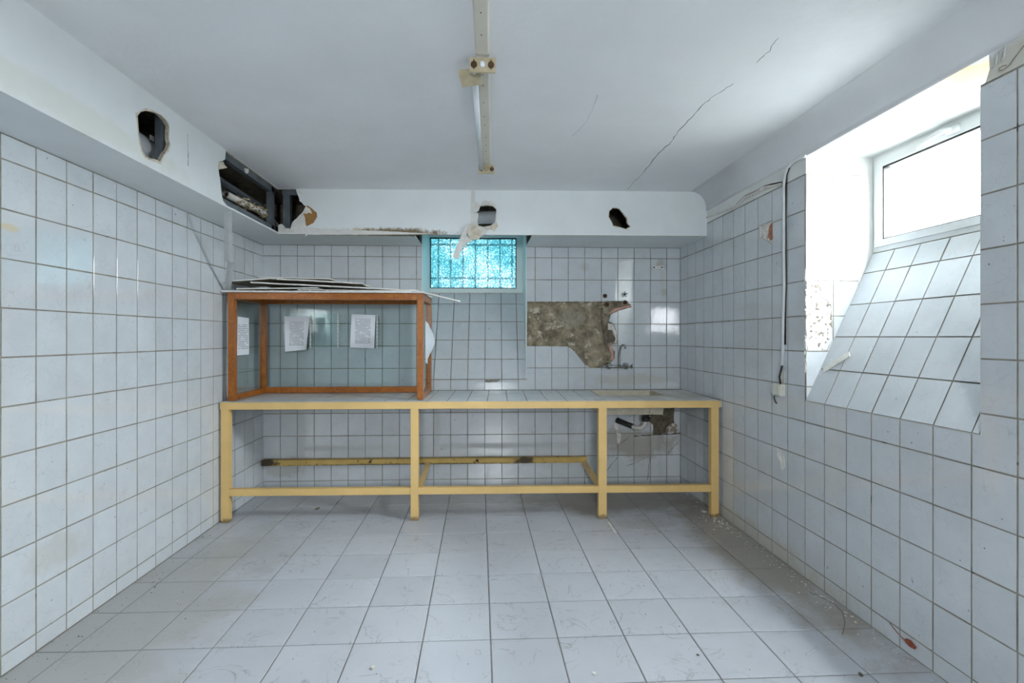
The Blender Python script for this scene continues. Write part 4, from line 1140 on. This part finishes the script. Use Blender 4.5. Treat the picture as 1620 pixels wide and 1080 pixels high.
# ================================================================== DEBRIS ON THE FLOOR
def chip(p, r, mat, label, flat=.4, name='plaster_chip', cat='debris', group='crumbs on the floor'):
    c = onZ(p, 0)
    bm = bmesh.new()
    bmesh.ops.create_icosphere(bm, subdivisions=1, radius=r, matrix=Matrix.Diagonal((1, R.uniform(.6, .9), flat, 1)))
    for v in bm.verts: v.co *= R.uniform(.75, 1.2)
    zmin = min(v.co.z for v in bm.verts)
    o = obj(name, bm, mat, None)
    o.location = (c.x, c.y, -zmin+.0005); o.rotation_euler = (0, 0, R.uniform(0, 6))
    return tag(o, label, cat, group)
chip((502, 806), .022, MORTAR, 'grey plaster lump on the floor under the counter')
chip((590, 1057), .014, GYP, 'beige crumb on the floor tiles well away from the walls')
chip((940, 1066), .010, GYPW, 'pale crumb on a floor tile')
chip((1113, 811), .022, GYPW, 'white crumb heap beside the right counter leg')
chip((1362, 1068), .012, MORTAR_D, 'dark crumb near the foot of the right wall')
chip((1104, 1037), .008, MORTAR_D, 'tiny dark crumb on a bright floor tile')
# white flake strip
fa, fb2 = onZ((963, 826), .004), onZ((974, 843), .004)
tag(obj('paint_flake', bar_m(fa, fb2, .018, .004), BOARDW), 'long white paint flake on the floor by the third counter leg', 'paint flake')
tag(obj('thin_wire', tube_m([onZ(p, .003) for p in [(1281, 936), (1300, 945), (1320, 955), (1333, 968), (1337, 985), (1333, 1003)]], .0013, 6), MORTAR_D), 'thin dark wire curling on the floor by the right wall', 'wire')
# leaf stuck at the wall foot
lf = onX((1440, 1018), XR-.012)
e = empty('dry_leaf', lf, 'dry red brown leaf caught at the foot of the right wall', 'leaf')
obj('blade', plate([(-.03, 0), (-.015, .014), (.005, .018), (.03, .004), (.022, -.01), (.0, -.014), (-.018, -.010)], [], 0, .0015), [LEAF, LEAF], e, FR.m.to_3x3().to_4x4())
obj('stem', tube_m([(-.004, .02, .0), (-.004, .06, .012), (-.002, .10, .03)], .0018, 6), LEAF, e)
bm = bmesh.new()
def crumb(x, y, r):
    M = Matrix.Translation((x, y, r*.3)) @ Matrix.Rotation(R.uniform(0, 6), 4, 'Z') @ Matrix.Diagonal((R.uniform(.7, 1.6), R.uniform(.5, 1), .5, 1))
    bmesh.ops.create_icosphere(bm, subdivisions=1, radius=r, matrix=M)
for k in range(240): crumb(XR-abs(R.gauss(0, .07))-.01, R.uniform(1.6, 4.2), R.uniform(.0015, .006))
for k in range(60): crumb(XR-abs(R.gauss(0, .10))-.02, R.gauss(3.38, .10), R.uniform(.002, .009))
tag(obj('wall_foot_rubble', bm, GYPW), 'pale dusty rubble strewn along the foot of the right wall', 'rubble', None, 'stuff')
bm = bmesh.new()
for k in range(150): crumb(R.uniform(XL+.1, XR-.1), R.uniform(1.7, 4.1), R.uniform(.001, .0035))
for k in range(70): crumb(R.gauss(1.25, .25), R.gauss(3.3, .12), R.uniform(.0012, .004))
for k in range(60): crumb(XL+abs(R.gauss(0, .10))+.01, R.uniform(1.7, 3.6), R.uniform(.0015, .004))
tag(obj('floor_grit', bm, MORTAR_D), 'dark grit scattered over the floor tiles', 'grit', None, 'stuff')
bm = bmesh.new()
for k in range(110): crumb(R.uniform(XL+.1, XR-.1), R.uniform(1.7, 4.1), R.uniform(.001, .0035))
tag(obj('plaster_specks', bm, GYPW), 'white plaster specks scattered over the floor tiles', 'grit', None, 'stuff')
